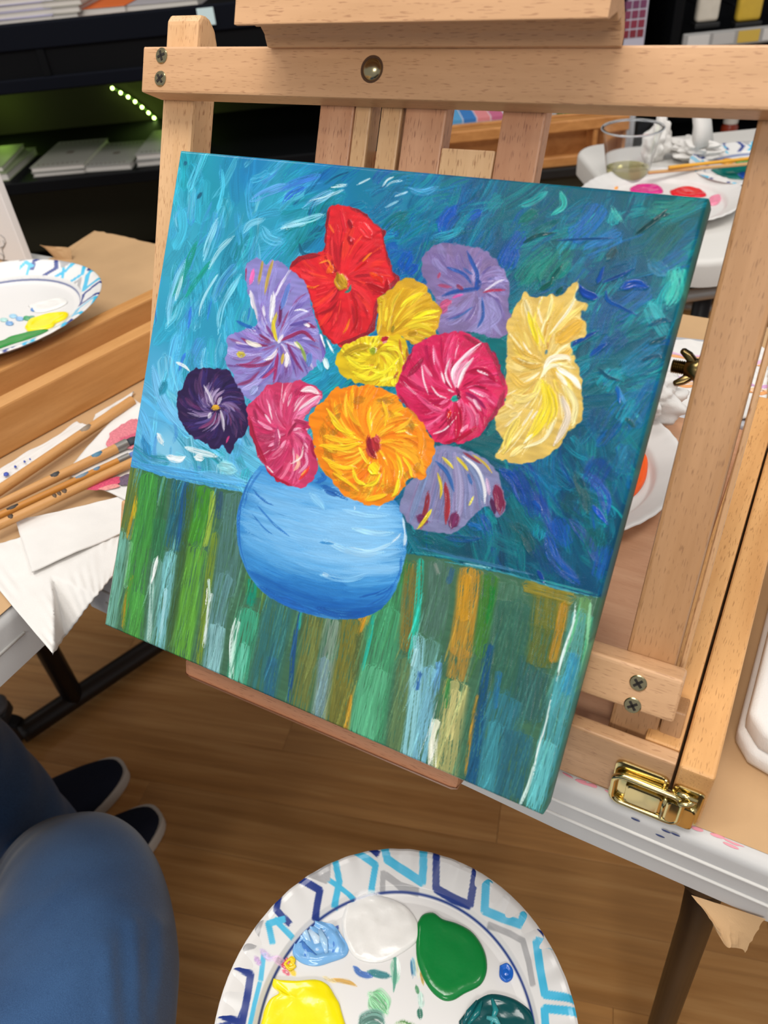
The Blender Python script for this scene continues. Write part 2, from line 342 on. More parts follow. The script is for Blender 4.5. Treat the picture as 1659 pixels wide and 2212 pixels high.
    # chosen strokes of the ground
    many([('#0f8a6e',16,(425,520),(400,580),(372,640)),('#12907a',12,(455,560),(420,610),(400,640)),('#a8dcee',12,(505,505),(470,540),(450,580)),('#8accE6',14,(470,470),(450,520),(440,560)),('#7fc4e6',18,(400,560),(370,640),(362,700)),
        ('#2a78c8',10,(455,640),(447,690)),('#2f6fd0',9,(412,660),(406,710)),('#2f6fd0',9,(400,760),(385,800)),('#b6e0f0',9,(395,590),(378,650)),('#a6d8ee',8,(470,590),(440,640),(430,680)),('#7cc6e2',14,(520,590),(480,660),(470,720)),
        ('#2560c8',16,(660,400),(630,415),(612,432)),('#3b74d0',16,(690,375),(640,390),(600,410)),('#5c9ade',18,(620,395),(580,410),(540,430)),('#78b8e6',20,(720,410),(690,425),(655,445)),('#c4e6f4',8,(742,405),(700,425),(670,430)),('#d8f0f8',7,(750,395),(715,400)),
        ('#cfe8f4',10,(660,480),(630,484),(606,490)),('#8fd0e8',16,(700,460),(650,475),(608,486)),('#7ac4e0',14,(570,470),(540,480),(525,500)),('#5ab4d8',22,(610,520),(580,510),(565,485)),('#d6eef6',5,(826,398),(836,384),(850,378)),('#c4e4f2',5,(870,385),(845,390),(828,405)),
        ('#d0e8f4',5,(800,380),(770,395)),('#bfe0f0',5,(880,410),(850,420)),('#a6d6ea',6,(860,430),(830,445)),('#0b5f68',20,(880,455),(850,470),(820,500)),('#0a4fb0',32,(885,540),(865,580)),('#0b48a8',24,(900,570),(880,590)),('#0e50b4',24,(985,440),(960,470),(950,500)),('#124fb8',20,(1040,450),(1010,470)),
        ('#53a4d8',14,(945,400),(910,410),(880,400)),('#2a9cb8',18,(1000,490),(960,505),(930,510)),('#1fa0a0',16,(1180,410),(1150,430),(1120,440)),('#2ab0a4',14,(1210,410),(1215,440),(1190,460)),('#44c0b0',10,(1320,440),(1330,460),(1345,475)),('#0d6a60',26,(1160,450),(1120,480)),('#33484e',20,(1330,530),(1310,555)),
        ('#0b5a60',18,(1210,470),(1160,495),(1120,530)),('#0c4a9c',40,(1110,530),(1090,580)),('#0e6e6a',40,(1180,560),(1140,610)),('#128078',26,(1230,560),(1200,600)),('#2a7aa0',30,(1400,560),(1440,590)),('#45b8b0',30,(1455,580),(1460,620),(1440,660)),('#2fa6b0',18,(1400,650),(1420,680),(1430,700)),
        ('#3fb4b8',10,(1370,890),(1385,910)),('#3aa8c0',14,(1350,960),(1340,1000)),('#2c86c8',9,(1330,830),(1350,870)),('#0c3f9c',22,(1080,1010),(1110,1040),(1130,1090)),('#0b3d92',26,(1150,1060),(1180,1110),(1200,1160)),('#0f46a4',26,(1270,1020),(1300,1060),(1310,1110)),
        ('#07484e',26,(1100,1130),(1130,1150),(1150,1200)),('#0a4a50',22,(1240,1020),(1260,1070),(1270,1110)),('#0d4aa0',30,(1180,1150),(1200,1210),(1250,1260)),('#0a3f8c',22,(1230,1120),(1270,1170),(1290,1220)),('#0c4796',16,(1040,1110),(1060,1150)),('#1060a8',14,(1010,1130),(1040,1140)),
        ('#0b4a84',14,(960,1160),(1010,1165),(1040,1160)),('#0a5f64',18,(910,1160),(940,1170))], a=.8, h=.4, dry=.5, var=.25)
    many([('#0f7a70',46,(1190,540),(1150,570),(1120,610)),('#0e7468',40,(1230,530),(1200,570),(1170,610)),('#1460b0',44,(1300,440),(1270,480),(1230,510)),('#1b70b8',40,(1340,500),(1300,520),(1260,540)),('#0c4aa4',36,(1130,500),(1100,540),(1080,580)),('#127c72',44,(1500,430),(1450,450),(1400,450)),('#16605e',50,(1460,480),(1430,520),(1400,560)),
        ('#155c94',32,(1480,540),(1450,560),(1420,580)),('#2fb4a8',40,(1462,575),(1458,610),(1440,650)),('#1a5a9c',44,(1400,620),(1360,650),(1320,680)),('#2a9ca8',40,(1400,655),(1420,690),(1440,720)),('#0f5088',50,(1320,640),(1300,680),(1290,720)),('#126c94',50,(1420,740),(1380,770),(1340,800)),('#0e4a7c',40,(1350,720),(1310,750)),('#1792a4',44,(1330,800),(1300,840)),('#0f5a94',44,(1420,820),(1390,870),(1360,920)),
        ('#1488a0',36,(1370,860),(1340,910)),('#0b4a78',44,(1300,880),(1280,930)),('#0f5c86',50,(1360,960),(1330,1020)),('#0d3f86',50,(1300,990),(1270,1050)),('#0a4a58',44,(1240,1060),(1230,1110)),('#0c3c90',50,(1120,1000),(1150,1060),(1160,1120)),('#0a5a66',44,(1100,1100),(1120,1150)),('#0d4ca4',40,(1200,1120),(1220,1180)),('#075058',44,(1290,1140),(1280,1190)),('#104f9c',40,(1310,1180),(1290,1250)),('#0c4070',36,(1160,1180),(1190,1240)),('#0f6a78',36,(1060,1160),(1120,1190)),
        ('#147c98',30,(1010,460),(980,500)),('#0d6a72',34,(880,470),(850,500)),('#1f8aa8',30,(930,420),(900,450)),('#1050b0',40,(980,450),(950,490)),('#12808c',34,(1080,420),(1050,450)),('#1a9ca0',26,(1330,450),(1320,480))], a=.72, h=.3, dry=.6, var=.22, taper=(.15, .12), weave=.8)
    # thick glossy marks, right side
    many([('#053c40',11,(1372,502),(1400,480),(1425,462),(1440,447)),('#08464c',8,(1420,463),(1445,457)),('#0a4aa8',20,(1342,618),(1370,608),(1398,616)),('#0b3f98',18,(1290,640),(1262,630),(1248,612)),('#0a4494',11,(1290,606),(1300,580),(1304,572)),('#0a4486',8,(1300,606),(1340,590),(1366,576)),
        ('#0a4a94',8,(1308,622),(1312,645),(1340,660),(1376,678)),('#0d5470',12,(1400,700),(1430,688),(1450,690)),('#0c4a5c',10,(1400,740),(1430,728),(1438,722)),('#0b4a66',10,(1385,775),(1415,765),(1430,770)),('#0a4a98',11,(1274,765),(1290,750),(1312,738)),('#0a4494',11,(1235,745),(1245,735),(1290,712)),
        ('#0a5250',10,(1190,600),(1205,580),(1214,566)),('#085048',10,(1165,622),(1185,610),(1192,598)),('#0a4a48',10,(1200,632),(1215,615)),('#06464c',9,(1130,520),(1160,505),(1200,498)),('#0d4a80',6,(1200,515),(1260,512),(1330,510)),('#0a4a64',8,(1290,790),(1310,810),(1340,820)),
        ('#0d58a0',9,(1330,830),(1338,870)),('#0a4f58',9,(1350,900),(1370,920)),('#0b4a9c',10,(1150,1080),(1170,1100)),('#0a4a60',10,(1250,1030),(1262,1050)),('#0b3a8a',9,(1160,1230),(1175,1260)),('#1050b8',12,(1280,1090),(1310,1130))], a=1., h=1.0, dry=0., weave=.05, taper=(.5, .5))
    for p in ([(398,345),(402,352)], [(425,425),(436,412)], [(645,520),(655,545),(690,548)]): S(p, 8, '#155a78', h=.3)
    many([('#e8f2f4',12,(340,935),(352,960)),('#f2f6f6',14,(360,985),(385,990),(400,985)),('#eaf2f4',14,(420,985),(440,990)),('#dcecf2',12,(400,965),(430,975),(470,985)),('#c8e8ee',14,(480,1000),(500,1010)),('#8accd8',26,(470,1005),(510,1015)),('#e8f4f6',6,(380,780),(400,790),(410,800)),
        ('#2a84bc',22,(310,940),(322,985)),('#6fb8e6',26,(330,790),(350,860),(400,930)),('#5caee0',26,(300,880),(330,960)),('#1f84a4',18,(345,850),(360,820)),('#4aa0dc',16,(290,1000),(380,1018),(470,1035),(530,1048)),('#63b2e2',16,(430,1020),(530,1040)),('#3c93d0',8,(285,1010),(380,1030),(520,1058))], a=.85, h=.55, dry=.2, weave=.1)
    # striped cloth below the table line
    line = [(270,1003),(360,1030),(440,1047),(520,1062),(640,1120),(760,1160),(880,1195),(960,1205),(1000,1218),(1100,1240),(1200,1270),(1320,1296)]
    cloth = pt.fill(line+[(1190,1850),(190,1380)], '#3f6a50', rough=1.5, curve=False, h=.15, weave=.35)
    cl = (cloth[0], cloth[1])
    st = [('#6a7a34',44,(288,1005),(275,1080),(258,1160)),('#6fae9e',46,(262,1145),(248,1240),(226,1380)),('#8fc0aa',12,(283,1170),(270,1270)),('#b8881a',15,(296,1070),(290,1110),(276,1165)),('#d6b020',8,(293,1080),(288,1120)),('#b08a1c',13,(284,1240),(272,1300),(266,1360)),
        ('#4f7a50',16,(310,1010),(300,1060)),('#2f6c40',70,(335,1010),(328,1110),(310,1180)),('#3f8f3c',56,(322,1020),(312,1120),(296,1240),(284,1410)),('#4a9a44',30,(300,1280),(285,1400)),('#2f7048',36,(345,1120),(340,1220)),
        ('#205c70',50,(392,1030),(385,1110),(372,1190)),('#1d5080',18,(400,1040),(392,1130),(385,1190)),('#5f9488',26,(345,1210),(330,1300),(320,1410)),('#a8ccc4',12,(338,1205),(328,1250),(322,1390)),('#72b4bc',34,(368,1190),(356,1290),(340,1420)),('#9cd0d8',9,(358,1270),(345,1390)),
        ('#3a5c30',30,(412,1045),(402,1180),(382,1300),(362,1430)),('#2a4a78',6,(424,1060),(418,1130)),('#3f8a26',44,(442,1050),(432,1120),(418,1180)),('#5a9c34',54,(428,1180),(412,1280),(388,1440)),('#8aa83c',18,(462,1060),(452,1130),(440,1180)),('#6f8a2c',22,(466,1150),(450,1260),(428,1440)),
        ('#2f5068',20,(476,1060),(472,1120)),('#4b7470',66,(510,1065),(496,1180),(482,1290)),('#5d8c90',46,(490,1240),(470,1330),(452,1470)),('#83b4b8',40,(470,1350),(455,1470)),('#d4e4e4',10,(456,1280),(448,1330),(440,1400)),('#c2dcdc',7,(450,1250),(452,1300)),
        ('#3f7a40',40,(552,1210),(546,1290)),('#128a70',26,(545,1250),(540,1310)),('#6c8a30',14,(575,1260),(568,1320)),('#3a9f7c',56,(540,1315),(524,1400),(506,1500)),('#66c0a4',24,(528,1390),(512,1490)),('#c4e4d8',12,(514,1340),(504,1400),(498,1470)),
        ('#2f6a6c',74,(604,1280),(588,1380),(560,1520)),('#28607a',30,(590,1420),(578,1520)),('#1a4a80',12,(644,1310),(634,1400),(624,1520)),('#1fa89c',6,(652,1310),(644,1360)),('#6a7038',50,(682,1325),(664,1430),(640,1550)),('#7c9080',40,(722,1335),(706,1430),(684,1580)),('#6c8c94',24,(700,1420),(686,1570)),
        ('#76702c',58,(762,1335),(748,1430),(722,1590)),('#4e5c34',30,(780,1370),(768,1470)),('#bc8620',30,(798,1310),(782,1345)),('#d09424',12,(800,1318),(784,1350),(776,1370)),('#6a6a30',36,(735,1480),(720,1600)),('#b07c20',12,(757,1500),(748,1590)),
        ('#3c8a58',60,(850,1240),(835,1320),(808,1400)),('#439468',84,(840,1310),(812,1450),(786,1640)),('#58aa80',70,(812,1440),(790,1540),(772,1640)),('#1fae9c',9,(806,1325),(800,1370),(786,1430),(780,1450)),('#2f7a40',30,(876,1210),(868,1260)),
        ('#7a6c30',40,(892,1215),(886,1290),(876,1410)),('#5f7a50',36,(876,1420),(862,1530),(840,1670)),('#20b49c',16,(908,1205),(904,1270),(896,1360),(884,1430)),('#4a6c60',56,(948,1210),(944,1290),(930,1380)),('#7a8a80',9,(938,1215),(946,1240)),('#2f5c78',16,(975,1225),(968,1260)),
        ('#5a8a80',50,(930,1380),(912,1500),(888,1660)),('#8ac4d0',30,(902,1370),(900,1440),(888,1560),(872,1670)),('#a6d4dc',10,(898,1400),(890,1440)),('#74b0c8',40,(930,1440),(916,1560),(900,1680)),('#2f60a0',12,(908,1450),(898,1490)),('#5a94c4',16,(948,1430),(940,1500)),
        ('#b5842a',58,(1016,1225),(1006,1320),(992,1420)),('#c08c22',26,(1006,1240),(998,1340)),('#a07c34',50,(994,1400),(984,1470)),('#a8a468',62,(986,1470),(970,1570),(952,1720)),('#c4bc7c',24,(985,1490),(970,1600)),('#dce0c8',24,(944,1555),(934,1600),(934,1660)),('#e6e6d4',10,(934,1560),(930,1640)),('#2c7c3c',11,(968,1465),(962,1530)),('#bc8a2c',10,(1030,1500),(1014,1600),(1005,1680)),
        ('#3a7428',40,(1058,1240),(1048,1330),(1036,1420)),('#1a7a30',14,(1064,1265),(1052,1350)),('#44705a',60,(1105,1260),(1085,1360),(1070,1440)),('#2f5f50',110,(1120,1300),(1100,1420),(1070,1560)),('#2a5a58',60,(1150,1420),(1120,1560)),('#2f7080',90,(1090,1500),(1060,1620),(1030,1760)),('#3c8894',40,(1072,1560),(1050,1680),(1040,1750)),
        ('#154a74',24,(1056,1390),(1044,1470),(1036,1560)),('#174e74',26,(1036,1540),(1024,1640),(1012,1720)),('#256a94',16,(1078,1450),(1066,1530)),('#6c6c24',80,(1190,1270),(1180,1360)),('#8a7c24',40,(1130,1262),(1240,1290)),('#5a6428',60,(1175,1350),(1160,1440)),('#aa7c1c',24,(1218,1300),(1205,1370),(1190,1430)),('#2f5c58',60,(1160,1450),(1150,1560)),('#286070',70,(1120,1580),(1095,1740)),
        ('#5a8c50',30,(1262,1290),(1252,1350)),('#4f9890',54,(1256,1320),(1236,1430),(1208,1560)),('#4796a0',66,(1226,1460),(1196,1600),(1160,1780)),('#2f84a4',26,(1240,1410),(1220,1500)),('#60b4b8',40,(1180,1600),(1150,1750)),('#3fa070',14,(1272,1330),(1256,1440)),('#86c898',8,(1274,1300),(1262,1420),(1240,1500))]
    for col, w, *p in st: S(p, w*.92, col, a=.88, h=.3, dry=.45, var=.16, clip=cl, taper=(.06, .06), weave=.4, soft=.4)
    for _ in range(700):   # fine bristle lines down the cloth
        u = U(.01, .99); v = U(.0, .42)*(1-.35*u)+.0; L = U(.04, .14)
        q = np.array([u*(N-1), v*(N-1)]); c = pt.C[int(q[1]), int(q[0])]
        f = U(1.08, 1.35) if rng.random() < .6 else U(.7, .9); c = np.clip(c*f+(.02 if f > 1 else 0), 0, 1)
        iv = np.linalg.inv(pt.Hm); e = [iv @ np.array([uu, vv, 1]) for uu, vv in ((u, v+L/2), (u-.003, v), (u-.008+U(-.004, .004), v-L/2))]
        S([(a[0]/a[2], a[1]/a[2]) for a in e], U(1.6, 4.5), '%02x%02x%02x' % tuple(int(t*255) for t in c), a=U(.25, .6), h=.3, dry=.3, clip=cl, weave=.4)
    many([('#cfe4e0',6,(1242,1300),(1236,1350),(1212,1420),(1200,1470)),('#d4e6e2',5,(1190,1500),(1178,1560),(1160,1620),(1150,1680)),('#c8e0da',7,(1152,1650),(1138,1700),(1116,1750)),('#58b080',6,(1252,1300),(1238,1360),(1216,1420)),('#e6efec',9,(340,1202),(334,1230),(326,1260)),('#ffffff',4,(447,1270),(444,1310)),
        ('#d0e8e0',7,(508,1335),(500,1370),(496,1440))], a=.9, h=.9, dry=.3, clip=cl, weave=.05)
    many([('#3a9cae',5,(960,1212),(1080,1234),(1200,1268),(1290,1290)),('#2a8a94',6,(890,1192),(960,1200),(1050,1222)),('#8cc8d0',4,(1000,1215),(1060,1226)),('#1f8a90',6,(1160,1250),(1290,1284)),('#2f6a90',7,(900,1180),(1000,1205),(1150,1240))], a=.85, h=.5, dry=.25)
    # vase
    vase = [(560,1005),(535,1040),(520,1075),(511,1120),(514,1175),(528,1225),(556,1268),(598,1300),(650,1322),(700,1334),(752,1338),(800,1326),(832,1305),(855,1268),(868,1228),(877,1190),(877,1150),(869,1112),(852,1080),(800,1060),(700,1020),(620,1000)]
    vm = pt.fill(vase, '#3a8acb', rough=1., h=.2, weave=.12); vc = (vm[0], vm[1])
    g = ['#3484c6','#4592d2','#5aa6df','#74b6e8','#86c2ee','#7cbcea','#5ca8e0','#3e92d4','#2a7cc4','#1a66b4','#1058a8']
    for i in range(330):
        t = rng.random(); lf = rng.random()
        yl, yr, sag = 1010+t*230, 1075+t*235, 18+70*t
        a0 = lf*.75; a1 = min(1, a0+U(.18, .5))
        P = []
        for k in np.linspace(a0, a1, 4):
            P.append((512+k*366, yl+(yr-yl)*k+sag*4*k*(1-k)*.55))
        m = (a0+a1)/2; yy = P[1][1]
        d = (yy-1060-(m*60))/260.
        idx = 2.2+m*3.4-(d*1.5 if d < .45 else d*1.5+(d-.45)*16) if d > 0 else 1.6+m*2.4
        if m < .22: idx = min(idx, 2.0)
        idx = int(np.clip(round(idx+U(-.6, .6)), 0, 10)) if d < .55 else int(np.clip(round(7+(d-.5)*11+U(-1, 1)-m*1.), 5, 10))
        S(P, U(8, 30), g[idx], a=U(.3, .62), h=U(.15, .35), dry=U(.2, .7), var=.10, clip=vc, weave=.08, soft=.5)
    many([('#1a5cae',8,(556,1008),(530,1050),(516,1110),(517,1180),(535,1235)),('#2468b6',5,(566,1012),(540,1050),(524,1100)),('#1d5aa8',5,(545,1055),(570,1080),(590,1090)),('#1d62b0',5,(555,1090),(590,1130),(625,1158)),('#1d60ac',4,(545,1110),(570,1140),(590,1155)),('#2066b4',4,(550,1065),(580,1085)),
        ('#0f4ea0',12,(690,1045),(720,1060),(750,1078)),('#1453a6',12,(680,1040),(700,1030),(690,1015)),('#114a9c',10,(700,1058),(730,1070)),('#8cc8f0',14,(670,1065),(690,1085),(700,1100)),('#1256a6',14,(560,1265),(620,1303),(700,1328)),('#0f4c9c',18,(680,1312),(740,1328),(790,1322)),('#1a5eb0',14,(600,1290),(660,1315)),
        ('#0f4fa2',8,(775,1290),(820,1280),(850,1262)),('#1a60b2',10,(790,1310),(830,1290),(852,1255)),('#1c64b4',7,(866,1200),(862,1235),(850,1262)),('#a4d4f2',12,(760,1140),(810,1150),(850,1150)),('#94caf0',10,(740,1100),(790,1110),(840,1112)),('#b4dcf6',9,(750,1180),(800,1190),(850,1170)),('#d8ecf8',8,(695,1238),(710,1243)),
        ('#cfe8f8',4,(765,1092),(766,1102)),('#c4e4f6',4,(815,1100),(822,1090)),('#a0d0f0',14,(700,1165),(770,1195),(830,1190)),('#8ac4ee',14,(690,1240),(750,1250),(800,1235)),('#1c70b4',5,(690,1170),(720,1174)),('#f2f8fa',9,(870,1118),(876,1150),(872,1182)),('#e4f2fa',5,(845,1170),(858,1160),(866,1150))], a=.66, h=.5, dry=.45, clip=vc, weave=.05)
    # petals: strokes that run from the heart of a flower to its rim, clipped to its outline
    def flower(outline, base, heart, pal, n, w, swirl, h=.5, weave=.4, rim=None, var=.1, ang0=0, span=360, col2=None, rough=2.8, fine=None):
        f = pt.fill(outline, base, rough=rough, h=.25, weave=weave, col2=col2, var=.08); c = (f[0], f[1])
        P = np.array(outline, float)
        if rim:
            for i in range(len(P)):
                if rng.random() < .55:
                    a, b = P[i], P[(i+1) % len(P)]; S([a, (a+b)/2, b], U(5, 11), rim, a=.7, h=.3, dry=.3, clip=c, weave=.6)
        for i in range(n):
            th = math.radians(ang0+U(0, span)); d = np.array([math.cos(th), math.sin(th)])
            rel = P-np.array(heart); r = np.linalg.norm(rel, axis=1); al = rel@d/(r+1e-6); R = float(r[np.argmax(al)])
            r0, r1 = R*U(.08, .6), R*U(.7, 1.02); sw = swirl*U(.6, 1.3)
            Q = []
            for rr in np.linspace(r0, r1, 4):
                t2 = th+math.radians(sw)*(rr/R-.5); Q.append((heart[0]+math.cos(t2)*rr, heart[1]+math.sin(t2)*rr))
            S(Q, U(w*.5, w*1.5), str(rng.choice(pal)), a=U(.45, .85), h=U(.3, 1.)*h*1.2, dry=U(.2, .7), var=var*2, clip=c, weave=weave*.5, taper=(.5, .3), soft=.35)
        for i in range(fine[0] if fine else 0):
            th = math.radians(ang0+U(0, span)); d = np.array([math.cos(th), math.sin(th)]); rel = P-np.array(heart); r = np.linalg.norm(rel, axis=1); R = float(r[np.argmax(rel@d/(r+1e-6))])
            r0 = R*U(.05, .7); r1 = min(r0+R*U(.2, .45), R*.98); sw = swirl*U(.5, 1.4); Q = []
            for rr in np.linspace(r0, r1, 4): t2 = th+math.radians(sw)*(rr/R-.5); Q.append((heart[0]+math.cos(t2)*rr, heart[1]+math.sin(t2)*rr))
            S(Q, U(2.5, 7.5), str(rng.choice(fine[1:])), a=U(.45, .85), h=U(.5, 1.1), dry=U(.1, .5), var=.2, clip=c, weave=weave*.3)
        return c
    # grey-lavender petal fan, lower right
    o = [(940,958),(982,962),(1021,975),(1057,997),(1077,1027),(1086,1066),(1090,1105),(1070,1115),(1057,1092),(1041,1095),(1015,1118),(995,1141),(963,1152),(930,1147),(894,1141),(872,1115),(862,1092),(872,1059),(890,1033),(912,1014),(930,988)]
    f = pt.fill(o, '#7d7fa8', rough=2, h=.3, weave=.7); c = (f[0], f[1])
    for i in range(40):
        k = rng.random(); x = 870+k*195; S([(938+k*70, 965+k*20), (905+k*125+18*k, 1040), (x, 1135-k*25)], U(6, 16), str(rng.choice(['#8688b4','#6f76a4','#9a96bc','#8a7aa4','#7088b0','#706a94'])), a=.7, h=.45, dry=.25, clip=c, weave=.55)
    many([('#8c2a34',12,(925,1060),(918,1100),(908,1140)),('#a02830',13,(960,1040),(966,1080),(962,1130)),('#d8c028',7,(945,1020),(952,1050),(950,1075)),('#e0c830',7,(985,985),(1000,1000),(1010,1015)),('#e6d040',7,(955,985),(970,1000),(978,1010)),('#f2f2f4',8,(998,982),(1030,1010),(1045,1050),(1046,1085)),('#e8dc60',5,(1012,1090),(1022,1070)),
        ('#2f60a4',10,(940,995),(965,1020),(980,1060)),('#3c68a8',8,(1010,1020),(1018,1045)),('#6a2450',20,(900,1115),(925,1125)),('#e2d02c',8,(932,1098),(915,1125),(900,1142)),('#6c2450',24,(985,1105),(975,1140)),('#7c1f40',26,(1070,1045),(1078,1080),(1080,1108)),('#4a1c44',12,(1060,1075),(1068,1110)),('#8c3040',7,(1000,975),(1040,1000)),('#d0b030',5,(1020,980),(1045,998),(1062,1020)),('#caa8c8',8,(1050,1030),(1056,1070))], a=.92, h=.8, dry=.1, clip=c, weave=.15)
    # teal leaves between the flowers
    pt.fill([(1045,730),(1070,727),(1095,738),(1093,775),(1090,806),(1080,800),(1070,770)], '#0e6a70', rough=1.5, h=.5, weave=.3)
    pt.fill([(990,956),(1030,936),(1060,925),(1085,948),(1078,972),(1088,1000),(1050,985),(1020,970)], '#0b5c66', rough=1.5, h=.5, weave=.4)
    pt.fill([(1060,905),(1075,893),(1072,925),(1050,940)], '#0c6a70', rough=1.2, h=.4, weave=.4)
    # dusty purple flower, upper right
    o = [(956,519),(995,526),(1034,532),(1067,555),(1090,584),(1099,620),(1099,659),(1106,688),(1096,721),(1047,723),(1008,712),(956,720),(940,708),(946,675),(938,636),(920,610),(911,581),(911,552),(930,532)]
    c = flower(o, '#7a6a9c', (1028,617), ['#7d6aa0','#8a74a8','#6f6098','#8c84bb','#806c98','#75649c'], 60, 20, 40, h=.3, weave=.8, var=.08, fine=(40,'#9c94cc','#5c5090','#8470a8','#b0a4d0','#6c6ca8'))
    for i in range(16): S([(1040+U(-5,25),640),(1060+U(-25,25),680),(1050+U(-60,40),720)], U(8,16), str(rng.choice(['#8c86bc','#9590c4','#847ab0'])), a=.6, h=.3, clip=c, weave=.7)
    many([('#1d4a98',9,(1026,618),(1030,590),(1018,560),(1008,538)),('#2450a0',7,(1020,612),(1000,588),(962,572)),('#1c4a98',10,(1032,620),(1015,622),(985,626),(955,636)),('#1a4494',13,(1030,622),(1034,600)),('#2c58a4',8,(1040,640),(1042,680),(1030,705)),('#3c62a8',6,(1020,660),(990,680),(965,690)),('#a8486c',7,(945,612),(975,617)),('#c04c74',18,(948,660),(975,645)),('#b8507c',16,(950,672),(965,660)),('#b04468',7,(950,585),(945,598)),
        ('#b02848',6,(1042,628),(1060,624),(1092,622)),('#d8d4e8',5,(1045,625),(1075,605),(1090,600)),('#c8509a',6,(975,640),(1000,632)),('#3a5ca4',6,(1000,575),(1020,590)),('#8a3050',8,(985,612),(1000,622))], a=.85, h=.6, dry=.15, clip=c, weave=.3)
    # pale yellow flower, far right
    o = [(1125,643),(1133,628),(1155,641),(1184,633),(1210,633),(1249,598),(1243,639),(1270,655),(1249,680),(1266,700),(1262,721),(1233,737),(1236,763),(1252,805),(1256,844),(1256,900),(1233,926),(1207,958),(1164,991),(1112,999),(1070,983),(1086,949),(1070,923),(1070,880),(1088,868),(1090,831),(1093,773),(1094,708),(1106,672)]
    c = flower(o, '#d9b75c', (1178,785), ['#e0c06a','#d4b050','#e8d084','#d8b860','#cfa848','#ecd890','#e2c45c'], 70, 18, 30, h=.35, weave=.7, var=.06, fine=(70,'#f4e8b8','#c89838','#f0dc80','#e8cc50','#faf2dc','#d4ac48'))
    many([('#d8a83c',40,(1200,735),(1235,705),(1258,690)),('#e0b450',16,(1190,770),(1215,765),(1235,745)),('#d8cc9c',12,(1150,720),(1140,670),(1130,640)),('#e8dc98',10,(1180,690),(1190,650),(1190,632)),('#f0e4a0',8,(1215,690),(1240,640),(1250,602)),('#e6cc70',12,(1190,720),(1230,680),(1262,655)),('#f4ecd0',6,(1185,720),(1225,670),(1243,640)),('#e8d020',12,(1160,740),(1148,700),(1140,670)),('#ecd83c',6,(1175,740),(1155,690)),('#f0e4c0',5,(1170,695),(1160,660)),
        ('#f8f0dc',14,(1172,795),(1190,772),(1222,768),(1232,780)),('#faf6ea',13,(1203,792),(1235,812),(1254,838)),('#f2e8c0',10,(1165,815),(1185,790),(1215,785)),('#ecd22c',26,(1172,820),(1182,870),(1160,920),(1135,950)),('#e8cc24',18,(1185,830),(1195,880),(1180,920)),('#f0dc70',14,(1165,815),(1150,850),(1110,868)),('#f4e8c8',6,(1150,880),(1135,905),(1125,920)),('#faf4e4',5,(1160,885),(1145,905)),('#d8ccc0',16,(1210,850),(1225,900),(1195,960)),('#e8dca0',16,(1220,830),(1242,870),(1235,920)),
        ('#f0e6b8',10,(1200,900),(1175,945),(1130,965)),('#f4ecca',6,(1150,935),(1130,955)),('#e4cc60',20,(1120,900),(1095,940),(1085,975)),('#e8d488',14,(1130,960),(1100,985)),('#d4ac48',16,(1105,720),(1130,760),(1165,775)),('#ecdca8',5,(1098,715),(1130,755)),('#c89c3c',14,(1105,770),(1140,785),(1170,785)),('#f4e8b4',3,(1115,770),(1140,780),(1165,783)),('#dcb450',16,(1100,800),(1130,830),(1160,815)),
        ('#e0c878',16,(1105,850),(1130,860),(1160,845)),('#e4cc80',10,(1100,895),(1120,890)),('#3f7088',6,(1180,752),(1178,762)),('#c09048',6,(1182,735),(1182,752)),('#e8d090',8,(1092,870),(1110,880))], a=.88, h=.75, dry=.12, clip=c, weave=.35)
    # red flower
    o = [(727,441),(707,449),(704,492),(697,535),(675,543),(635,557),(622,579),(635,597),(657,608),(671,644),(685,688),(700,720),(725,742),(743,750),(765,738),(794,724),(808,706),(816,670),(819,637),(841,626),(862,601),(845,575),(834,539),(830,507),(827,489),(801,471),(780,453),(754,443)]
    c = flower(o, '#d9262f', (738,602), ['#e02c34','#c81c28','#e8402c','#b01a28','#da2f3a','#e23a40'], 60, 18, 22, h=.35, weave=.45, rim='#8c1e28', var=.07, fine=(45,'#a01622','#f04a30','#b41c28','#e83c40','#c02030','#8c1824'))
    for P, w in (([(625,575),(650,553),(690,548)],12),([(700,540),(702,490),(712,448)],10),([(816,640),(812,690),(790,725)],18),([(800,715),(760,735),(730,742)],16),([(790,455),(822,480),(832,520),(842,570)],10),([(845,575),(860,600),(825,630)],18),([(760,440),(790,458),(815,478)],9)): S(P, w, '#7c1e2a', a=.8, h=.35, dry=.25, clip=c, weave=.6)
    many([('#8c1220',10,(752,470),(760,490)),('#96101e',12,(752,507),(762,525)),('#f08088',4,(757,512),(760,518)),('#c81418',7,(765,582),(780,570),(795,560)),('#f0781c',6,(782,562),(795,548),(803,542)),('#d02818',12,(800,590),(820,598),(825,610)),('#e8501c',6,(798,585),(815,592)),('#a8101c',14,(790,610),(830,625),(835,600)),('#f0681c',18,(711,572),(716,585)),('#f09030',4,(690,565),(708,560),(716,572)),('#e06a20',4,(655,612),(675,618),(690,612)),
        ('#a01420',7,(730,645),(715,665),(685,676)),('#a81822',7,(765,640),(772,660)),('#e2701c',6,(755,685),(748,705),(740,718)),('#b0181e',7,(768,648),(770,690),(755,720)),('#e83038',20,(775,480),(800,510)),('#c42030',8,(735,450),(745,500)),('#e8642c',5,(710,480),(722,500))], a=.92, h=.9, dry=.08, clip=c, weave=.1)
    S([(729,590),(736,606),(748,618)], 28, '#a87c18', a=1., h=1., col2='#c89c24', dry=0, var=.2, weave=.1); S([(757,612),(754,624),(744,628)], 6, '#2a8a7c', a=.9)
    many([('#8a6412',6,(728,585),(730,610)),('#d0a834',6,(738,588),(745,605))], a=.8, h=.9)
